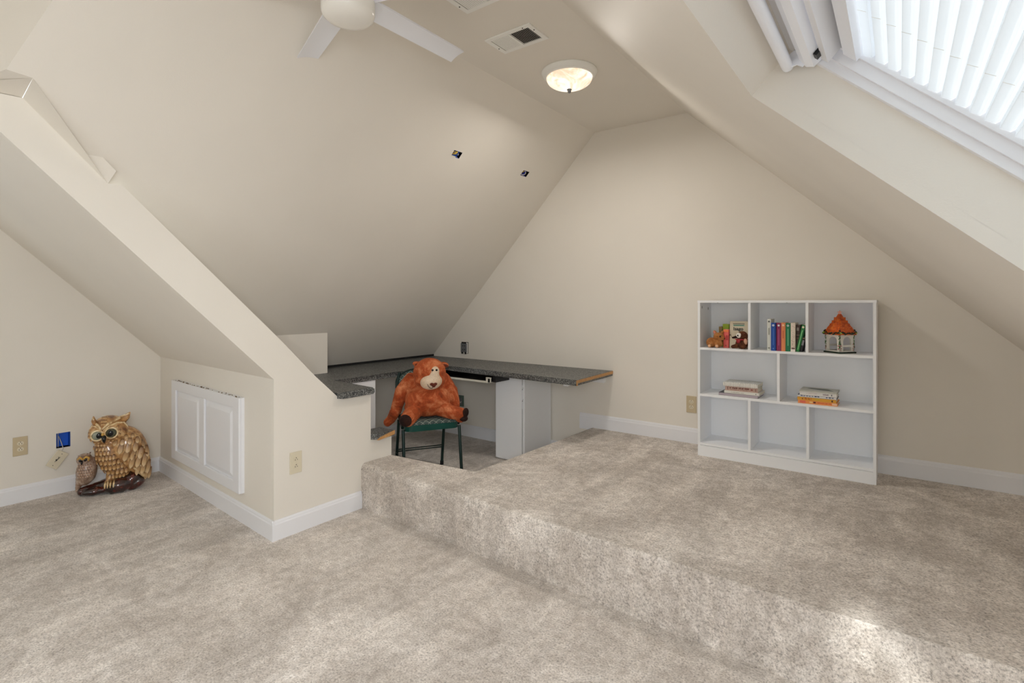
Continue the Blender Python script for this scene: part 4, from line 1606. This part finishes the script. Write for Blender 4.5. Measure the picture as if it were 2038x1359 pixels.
ellipsoid(bm, (0.032, -0.037, 0.076), (0.0052, 0.004, 0.0056), sub=2)
link('eye', bm, M['eyeblack'], pg, smooth=True)
bm = bmesh.new()
ellipsoid(bm, (0.059, -0.030, 0.064), (0.004, 0.003, 0.0032), sub=2)
link('nose', bm, M['thread'], pg, smooth=True)
bm = bmesh.new()
for x in (-0.034, 0.012):
    ellipsoid(bm, (x, -0.045, 0.0125), (0.010, 0.005, 0.010), sub=2)
link('paw_pads', bm, cmat(226, 178, 140), pg, smooth=True)['kind'] = 'stuff'

ob = thing('stuffed_toy', 'small brown plush bird with red scarf by the compartment divider', 'stuffed toy', (-0.820, 3.612, ZS1), math.radians(-10))
bm = bmesh.new()
ellipsoid(bm, (0.000, 0.000, 0.034), (0.040, 0.032, 0.034))
ellipsoid(bm, (0.004, 0.000, 0.084), (0.034, 0.028, 0.032))
chain(bm, [(-0.020, -0.020, 0.020), (-0.045, -0.032, 0.014)], [0.016, 0.012], 4)
chain(bm, [(0.018, -0.020, 0.018), (0.020, -0.040, 0.014)], [0.016, 0.013], 4)
fused('body', bm, m_fur('brown_plush', srgb(52, 26, 14), srgb(92, 50, 28), srgb(138, 86, 50), 20), ob, 0.003, 3)
bm = bmesh.new()
ellipsoid(bm, (-0.010, -0.023, 0.088), (0.017, 0.009, 0.017), sub=3)
link('eye_patch', bm, M['eyewhite'], ob, smooth=True)
bm = bmesh.new()
ellipsoid(bm, (-0.013, -0.0318, 0.088), (0.0055, 0.003, 0.006), sub=2)
link('eye', bm, M['eyeblack'], ob, smooth=True)
bm = bmesh.new()
chain(bm, [(-0.024, -0.018, 0.078), (-0.048, -0.026, 0.072)], [0.010, 0.006], 4)
link('beak', bm, M['darkplush'], ob, smooth=True)
bm = bmesh.new()
for k in range(20):
    a = 2 * PI * k / 20
    ellipsoid(bm, (0.001 + 0.029 * math.cos(a), 0.024 * math.sin(a) - 0.002, 0.061), (0.009, 0.009, 0.006), sub=1)
ellipsoid(bm, (-0.010, -0.030, 0.050), (0.014, 0.006, 0.014), rot=ry(0.4), sub=2)
fused('scarf', bm, cmat(150, 22, 34), ob, 0.003, 2)
bm = bmesh.new()
ellipsoid(bm, (0.030, -0.016, 0.050), (0.012, 0.012, 0.020), rot=ry(-0.2), sub=2)
link('wing', bm, cmat(206, 158, 130), ob, smooth=True)

# ---------------------------------------------------------------- CERAMIC HOUSE
hs = thing('ceramic_house', 'small white ceramic house with orange pointed roof on the top right shelf', 'ornament', (-0.287, 3.685, ZS1), math.radians(49.5))
S2_ = 0.052
link('base', B(-0.060, 0.060, -0.060, 0.060, 0.0, 0.009, bev=0.003), M['leafdark'], hs)


def arch(cx, w, z0, z1, n=10):
    pts = [(cx - w, z0), (cx + w, z0)]
    for k in range(n + 1):
        a = PI * k / n
        pts.append((cx + w * math.cos(a), z1 - w + w * math.sin(a)))
    return pts


for k in range(4):
    a = k * PI / 2
    hl = [arch(0.004, 0.030, 0.016, 0.098)] if k % 2 else [[(-0.028, 0.016), (0.030, 0.016), (0.030, 0.038), (-0.028, 0.038)], arch(0.001, 0.029, 0.050, 0.098)]
    outer = [(-S2_, 0.009), (S2_, 0.009), (S2_, 0.114), (-S2_, 0.114)]
    mxr = Matrix.Rotation(a, 4, 'Z')
    f = lambda p: mxr @ Vector((p[0], -S2_, p[1]))
    sheet('wall', [f(p) for p in outer], [[f(p) for p in h] for h in hl], mxr @ Vector((0, 0.007, 0)), M['plaster'], hs)
bm = bmesh.new()
rb, zb, za_ = 0.060, 0.113, 0.232
prf = [(rb, zb - 0.004), (rb, zb), (0.045, 0.150), (0.028, 0.184), (0.012, 0.216), (0.006, za_)]
prev = None
for r, z in prf:
    cur = [bm.verts.new((sx * r, sy * r, z)) for sx, sy in ((-1, -1), (1, -1), (1, 1), (-1, 1))]
    if prev:
        for i in range(4):
            bm.faces.new((prev[i], prev[(i + 1) % 4], cur[(i + 1) % 4], cur[i]))
    else:
        bm.faces.new(cur[::-1])
    prev = cur
bm.faces.new(prev)
rf = link('roof', bm, M['roof'], hs)
for i in range(5):      # rows of tiles standing slightly proud
    z = 0.128 + i * 0.019
    r = rb - (rb - 0.008) * (z - zb) / (za_ - zb) * 0.97
    bm = bmesh.new()
    for sx in range(4):
        mm = Matrix.Rotation(sx * PI / 2, 4, 'Z')
        n = max(2, int(r * 2 / 0.018))
        for k in range(n):
            x = (-r + (k + 0.5) * 2 * r / n) * 0.92
            v = box(bm, x - r / n * 0.9, x + r / n * 0.9, -r - 0.0012, -r + 0.003, z - 0.006, z + 0.008, mx=mm)
    link('tile_row', bm, M['roof'], rf)
bm = bmesh.new()
pts = []
for k in range(10):
    a = PI / 2 + k * PI / 5
    r = 0.015 if k % 2 == 0 else 0.007
    pts.append((r * math.cos(a), -0.003, 0.240 + r * math.sin(a)))
prism(bm, pts, (0, 0.006, 0))
bmesh.ops.transform(bm, matrix=Matrix.Rotation(math.radians(-49.5), 4, 'Z'), verts=bm.verts[:])
link('star_finial', bm, M['star'], hs)


def blobs(name, m, items, parent):
    bm = bmesh.new()
    for c, r in items:
        ellipsoid(bm, c, (r, r, r * 0.8), sub=1)
    o = link(name, bm, m, parent, smooth=True)
    o['kind'] = 'stuff'
    return o


rg = random.Random(3)
eav, vin, pnk, lime = [], [], [], []
for sx in range(4):
    mm = Matrix.Rotation(sx * PI / 2, 3, 'Z')
    for k in range(30):
        x = rg.uniform(-0.064, 0.064)
        hz = abs(x) / 0.064
        z = 0.112 + rg.uniform(0, 0.010 + 0.022 * max(0, hz - 0.35) + (0.006 if abs(x) > 0.05 else 0))
        rr = 0.063 - (z - 0.113) * 0.47
        eav.append((mm @ Vector((max(-rr, min(rr, x)), -rr - 0.001, z)), rg.uniform(0.003, 0.006)))
    for k in range(30):
        z = rg.uniform(0.02, 0.11)
        vin.append((mm @ Vector((-0.052 + rg.uniform(-0.001, 0.007), -0.052 + rg.uniform(-0.002, 0.001), z)), rg.uniform(0.0015, 0.0032)))
        vin.append((mm @ Vector((0.052 - rg.uniform(-0.001, 0.007), -0.052 + rg.uniform(-0.002, 0.001), z)), rg.uniform(0.0015, 0.0032)))
    for k in range(12):
        pnk.append((mm @ Vector((rg.choice((-1, 1)) * (0.050 - rg.uniform(0, 0.010)), -0.0535, rg.uniform(0.014, 0.055))), rg.uniform(0.002, 0.004)))
    lime.append((mm @ Vector((-0.055, -0.062, 0.120)), 0.007))
blobs('eave_leaves', M['leafdark'], eav, rf)
blobs('vine_leaves', M['leafgreen'], vin, hs)
blobs('blossoms', M['pinkpaint'], pnk, hs)
blobs('lime_leaves', M['limepaint'], lime, rf)


# ---------------------------------------------------------------- OWL FIGURINE
owl = thing('owl_figurine', 'large glazed tan ceramic owl with a small owlet on a dark log', 'ornament', (-4.395, 1.285, 0.0), math.radians(73.5))
owl.scale = (0.83, 0.95, 0.97)


def ox(px):
    return (px - 225) / 283.0


def oz(py):
    return (980 - py) / 283.0


# base: dark glazed log
bm = bmesh.new()
chain(bm, [(-0.215, -0.01, 0.030), (-0.10, -0.02, 0.045), (0.0, -0.02, 0.055), (0.10, -0.02, 0.070), (0.17, -0.01, 0.050)], [0.030, 0.042, 0.055, 0.068, 0.048], 6)
ellipsoid(bm, (0.030, -0.085, 0.048), (0.095, 0.045, 0.050), rot=ry(-0.08))
ellipsoid(bm, (0.115, -0.055, 0.075), (0.070, 0.050, 0.050), rot=ry(-0.2))
ellipsoid(bm, (-0.13, -0.065, 0.030), (0.085, 0.026, 0.026))
ellipsoid(bm, (0.14, -0.065, 0.040), (0.070, 0.038, 0.038), rot=ry(-0.35))
ellipsoid(bm, (-0.02, 0.05, 0.030), (0.17, 0.050, 0.028))
base = fused('log_base', bm, M['rock'], owl, 0.006, 3, 0.004)
for v in base.data.vertices:
    if v.co.z < 0.004:
        v.co.z = 0.0
# great owl body
bm = bmesh.new()
tilt = ry(-0.30)
ellipsoid(bm, (ox(252), 0.015, oz(902)), (0.135, 0.115, 0.185), rot=ry(-0.42))
ellipsoid(bm, (ox(218), -0.015, oz(905)), (0.100, 0.095, 0.160), rot=ry(-0.38))
ellipsoid(bm, (ox(236), 0.0, oz(935)), (0.090, 0.085, 0.100), rot=ry(-0.3))
ellipsoid(bm, (ox(230), 0.000, oz(872)), (0.115, 0.095, 0.075))
chain(bm, [(ox(262), 0.01, oz(925)), (ox(283), 0.01, oz(958))], [0.075, 0.030], 6)
chain(bm, [(ox(222), -0.03, oz(940)), (ox(216), -0.05, oz(957))], [0.045, 0.030], 4)
body = fused('body', bm, M['owl'], owl, 0.006, 3)
# head
bm = bmesh.new()
ellipsoid(bm, (ox(216), -0.025, oz(854)), (0.128, 0.108, 0.098), rot=ry(0.08))
ellipsoid(bm, (ox(202), -0.060, oz(858)), (0.090, 0.070, 0.075))
ellipsoid(bm, (ox(228), -0.060, oz(856)), (0.085, 0.065, 0.075))
head = fused('head', bm, M['owl'], owl, 0.005, 3)


def bvh_of(o):
    me = o.data
    return BVHTree.FromPolygons([v.co.copy() for v in me.vertices], [tuple(p.vertices) for p in me.polygons])


tb_, th_ = bvh_of(body), bvh_of(head)


def feather_mesh(name, m, w=1.0, l=1.0, t=0.34):
    """scalloped scale, tip down (-Z), root up; front is -Y"""
    bm = bmesh.new()
    rows = 6
    cols = 6
    g = []
    for i in range(rows + 1):
        v = i / rows                   # 0 root .. 1 tip
        hw = w * (0.55 + 0.45 * math.sin(min(1, v * 1.25) * PI / 2)) * math.sqrt(max(0.02, 1 - max(0, (v - 0.45) / 0.55) ** 2.2))
        r = []
        for j in range(cols + 1):
            u = j / cols * 2 - 1
            bulge = t * (1 - u * u) * (0.35 + 0.65 * v) * (1 if v < 0.9 else 0.75)
            r.append(bm.verts.new((u * hw, -bulge - 0.30 * v, l * (0.8 - 1.8 * v))))
        g.append(r)
    for i in range(rows):
        for j in range(cols):
            bm.faces.new((g[i][j], g[i][j + 1], g[i + 1][j + 1], g[i + 1][j]))
    bk = [bm.verts.new((0, 0.25, l * 0.5)), bm.verts.new((0, 0.15, -l * 0.7))]
    rim = [g[0][j] for j in range(cols + 1)] + [g[i][cols] for i in range(1, rows + 1)] + [g[rows][j] for j in range(cols - 1, -1, -1)] + [g[i][0] for i in range(rows - 1, 0, -1)]
    c = bm.verts.new((0, 0.22, -0.1 * l))
    for a, b in zip(rim, rim[1:] + rim[:1]):
        if a is not b:
            bm.faces.new((b, a, c))
    for x in bk:
        bm.verts.remove(x)
    me = bpy.data.meshes.new(name)
    bmesh.ops.recalc_face_normals(bm, faces=bm.faces[:])
    bm.to_mesh(me)
    bm.free()
    me.materials.append(m)
    me.shade_smooth()
    return me


fm_b = feather_mesh('feather', M['feather'])
fm_w = feather_mesh('feather', M['wingfeather'], 1.0, 1.0, 0.20)
fm_g = feather_mesh('feather', M['greyfeather'])


def put_feather(me, tree, x, z, w, l, roll=0.0, parent=None, lift=0.0):
    hit = tree.ray_cast(Vector((x, -1, z)), Vector((0, 1, 0)))
    if hit[0] is None:
        return
    p, n = hit[0], hit[1]
    n = (n + Vector((0, -0.35, 0))).normalized()
    zz = Vector((math.sin(roll), 0, math.cos(roll)))
    ya = -n
    xa = ya.cross(zz).normalized()
    za = xa.cross(ya).normalized()
    o = bpy.data.objects.new('feather', me)
    COL.objects.link(o)
    o.parent = parent or owl
    o.matrix_local = Matrix(((xa.x * w, ya.x * w * 0.8, za.x * l, p.x + n.x * (0.0035 + lift)), (xa.y * w, ya.y * w * 0.8, za.y * l, p.y + n.y * (0.0035 + lift)), (xa.z * w, ya.z * w * 0.8, za.z * l, p.z + n.z * (0.0035 + lift)), (0, 0, 0, 1)))
    return o


# breast feathers: staggered rows following the front edge of the chest
rows = [(880, 186, 207, .013), (887.5, 185, 210, .015), (896, 187, 214, .017), (905.5, 189, 224, .019), (915.5, 193, 233, .020), (926, 199, 240, .021),
        (937, 206, 248, .021), (946, 213, 250, .018)]
for ri, (py, x0, x1, w) in enumerate(rows):
    step = w * 283 * 1.30
    n = max(2, int((x1 - x0) / step))
    for k in range(n + 1):
        px = x0 + (x1 - x0) * (k + (0.5 if ri % 2 else 0)) / (n + (0.5 if ri % 2 else 0)) if n else x0
        put_feather(fm_b, tb_, ox(px), oz(py), w * 0.68, w * 1.05, roll=0.05 + (px - 210) * 0.006, parent=body)

# wing: shield lying over the side, with layers of long feathers
bm = bmesh.new()
ellipsoid(bm, (ox(247), -0.060, oz(893)), (0.115, 0.060, 0.110), rot=ry(-0.65))
ellipsoid(bm, (ox(266), -0.052, oz(915)), (0.090, 0.055, 0.150), rot=ry(-0.48))
ellipsoid(bm, (ox(281), -0.035, oz(935)), (0.050, 0.045, 0.090), rot=ry(-0.35))
wing = fused('wing', bm, M['owl'], owl, 0.005, 3)
tw = bvh_of(wing)
WF = []
for (py, xs, w, l, rl) in (
    (950, (286, 293), .017, .050, -0.10), (935, (270, 280, 290), .019, .056, -0.20), (919, (259, 271, 283), .021, .056, -0.26),
    (904, (247, 261, 275, 287), .022, .050, -0.26), (890, (237, 251, 265, 279), .022, .040, -0.20),
    (878, (227, 240, 254, 268), .019, .027, -0.08), (869, (220, 233, 247, 259), .015, .018, 0.05)):
    for px in xs:
        put_feather(fm_w, tw, ox(px), oz(py), w, l, roll=-rl, parent=wing)
# tail quills: pale long ones at the lower edge
for (p0, p1, r) in (((262, 934), (288, 962), .013), ((272, 928), (292, 955), .011)):
    bm = bmesh.new()
    a, b = Vector((ox(p0[0]), -0.105, oz(p0[1]))), Vector((ox(p1[0]), -0.055, oz(p1[1])))
    tube(bm, [a, a.lerp(b, 0.3), a.lerp(b, 0.8), b], [r * 0.5, r, r, r * 0.5], 12)
    link('tail_feather', bm, M['owlpale'], owl, smooth=True)


def surf(tree, px, py):
    h = tree.ray_cast(Vector((ox(px), -1, oz(py))), Vector((0, 1, 0)))
    return h[0].y if h[0] is not None else -0.1


# face
for px, py, r, im in ((194, 859, .034, 'eyegrey'), (219.5, 856.5, .036, 'eyegreen')):
    y = surf(th_, px, py)
    bm = bmesh.new()
    n = 28
    rim = []
    for k in range(n):
        a = 2 * PI * k / n
        ellipsoid(bm, (ox(px) + r * 1.15 * math.cos(a), y - 0.004, oz(py) + r * 1.0 * math.sin(a)), (.008, .010, .008), sub=1)
    fused('eye_ring', bm, M['owlpale'], head, 0.004, 2)
    bm = bmesh.new()
    ellipsoid(bm, (ox(px), y - 0.004, oz(py)), (r, 0.014, r * 0.90))
    e = link('eye', bm, M[im], head, smooth=True)
    bm = bmesh.new()
    ellipsoid(bm, (ox(px) + (.010 if px < 200 else -.004), y - 0.013, oz(py)), (r * 0.58, 0.008, r * 0.58))
    link('pupil', bm, M['eyeblack'], head, smooth=True)
    # ruff of little feathers round the eye
    for k in range(12):
        a = 2 * PI * k / 12 + 0.2
        qx, qy = px + 283 * r * 1.55 * math.cos(a), py - 283 * r * 1.45 * math.sin(a)
        if py - qy > 10 or (205 < qx < 208):
            continue
        put_feather(fm_b, th_, ox(qx), oz(qy), .010, .012, roll=0.7 * math.cos(a), parent=head)
bm = bmesh.new()
y = surf(th_, 206, 866)
tube(bm, [(ox(206), y + 0.00, oz(860)), (ox(206), y - 0.022, oz(864)), (ox(206.5), y - 0.028, oz(869)), (ox(207), y - 0.016, oz(875))], [.012, .017, .013, .003], 12)
link('beak', bm, M['eyeblack'], head, smooth=True)
bm = bmesh.new()
ellipsoid(bm, (ox(204), y - 0.012, oz(858)), (.014, .012, .012), sub=2)
link('beak_bridge', bm, M['gold'], head, smooth=True)
# sweeping brows and horn tufts
brows = [([(203, 848), (212, 840), (226, 834), (240, 830), (252, 823)], .009), ([(205, 851), (216, 843), (230, 839), (243, 841), (252, 851)], .007),
         ([(201, 847), (195, 841), (189, 836), (186, 825)], .009), ([(201, 850), (192, 843), (184, 843), (179, 849)], .006), ([(206, 845), (220, 836), (236, 829), (246, 824)], .006)]
for pts, r in brows:
    P = []
    for px, py in pts:
        P.append((ox(px), surf(th_, min(max(px, 184), 246), max(py, 836)) - 0.004, oz(py)))
    bm = bmesh.new()
    tube(bm, P, [r * 0.6] + [r] * (len(P) - 2) + [r * 0.4], 10)
    link('brow', bm, M['owlpale'], head, smooth=True)
for (p0, p1, p2, r) in (((192, 843), (187, 832), (187, 823), .022), ((238, 840), (249, 830), (255, 822), .030)):
    bm = bmesh.new()
    y = -0.070
    tube(bm, [(ox(p0[0]), y + .02, oz(p0[1])), (ox(p1[0]), y, oz(p1[1])), (ox(p2[0]), y - .005, oz(p2[1]))], [r, r * 0.75, r * 0.15], 12)
    link('ear_tuft', bm, M['owl'], head, smooth=True)
for k in range(9):
    put_feather(fm_b, th_, ox(204 + 3.4 * (k % 3) - 1), oz(829 + 5 * (k // 3)), .009, .010, parent=head)
# claws
for px in (209, 214, 219, 225):
    bm = bmesh.new()
    tube(bm, [(ox(px), -0.085, oz(955)), (ox(px) - .004, -0.118, oz(958)), (ox(px) - .006, -0.128, oz(965))], [.009, .008, .004], 8)
    link('claw', bm, M['owlpale'], owl, smooth=True)
# the owlet
bm = bmesh.new()
ellipsoid(bm, (ox(173), -0.02, oz(933)), (.066, .058, .095), rot=ry(0.10))
ellipsoid(bm, (ox(170), -0.025, oz(908)), (.052, .048, .042))
chain(bm, [(ox(164), -0.02, oz(945)), (ox(157), -0.01, oz(968))], [.036, .014], 5)
ellipsoid(bm, (ox(184), -0.005, oz(930)), (.035, .045, .085), rot=ry(0.05))
owlet = fused('owlet', bm, M['greyowl'], owl, 0.004, 3)
to_ = bvh_of(owlet)
for ri, py in enumerate((918, 923, 928, 933, 938)):
    for k in range(6):
        px = 160 + k * 4.2 + (2.1 if ri % 2 else 0)
        put_feather(fm_g, to_, ox(px), oz(py), .0055, .0085, parent=owlet)
y = surf(to_, 168, 907)
for pts in ([(168, 905), (163, 900), (158, 904)], [(168, 905), (174, 900), (179, 903), (178, 909)]):
    bm = bmesh.new()
    tube(bm, [(ox(a), y - 0.008, oz(b)) for a, b in pts], [.006] + [.008] * (len(pts) - 2) + [.004], 8)
    link('owlet_brow', bm, M['gold'], owlet, smooth=True)
for px, py, r in ((163, 907.5, .009), (172.5, 906.5, .011)):
    bm = bmesh.new()
    ellipsoid(bm, (ox(px), surf(to_, px, py) - 0.002, oz(py)), (r, .006, r), sub=2)
    link('owlet_eye', bm, M['eyeblack'], owlet, smooth=True)
bm = bmesh.new()
tube(bm, [(ox(166.5), y + .002, oz(908)), (ox(166), y - .014, oz(911)), (ox(166), y - .008, oz(915))], [.007, .008, .002], 8)
link('owlet_beak', bm, M['eyeblack'], owlet, smooth=True)
bm = bmesh.new()
tube(bm, [(ox(162), y, oz(900)), (ox(160), y - .005, oz(896))], [.008, .002], 8)
tube(bm, [(ox(178), y + .01, oz(899)), (ox(182), y + .006, oz(893))], [.010, .003], 8)
link('owlet_tuft', bm, M['greyowl'], owlet, smooth=True)['kind'] = 'stuff'
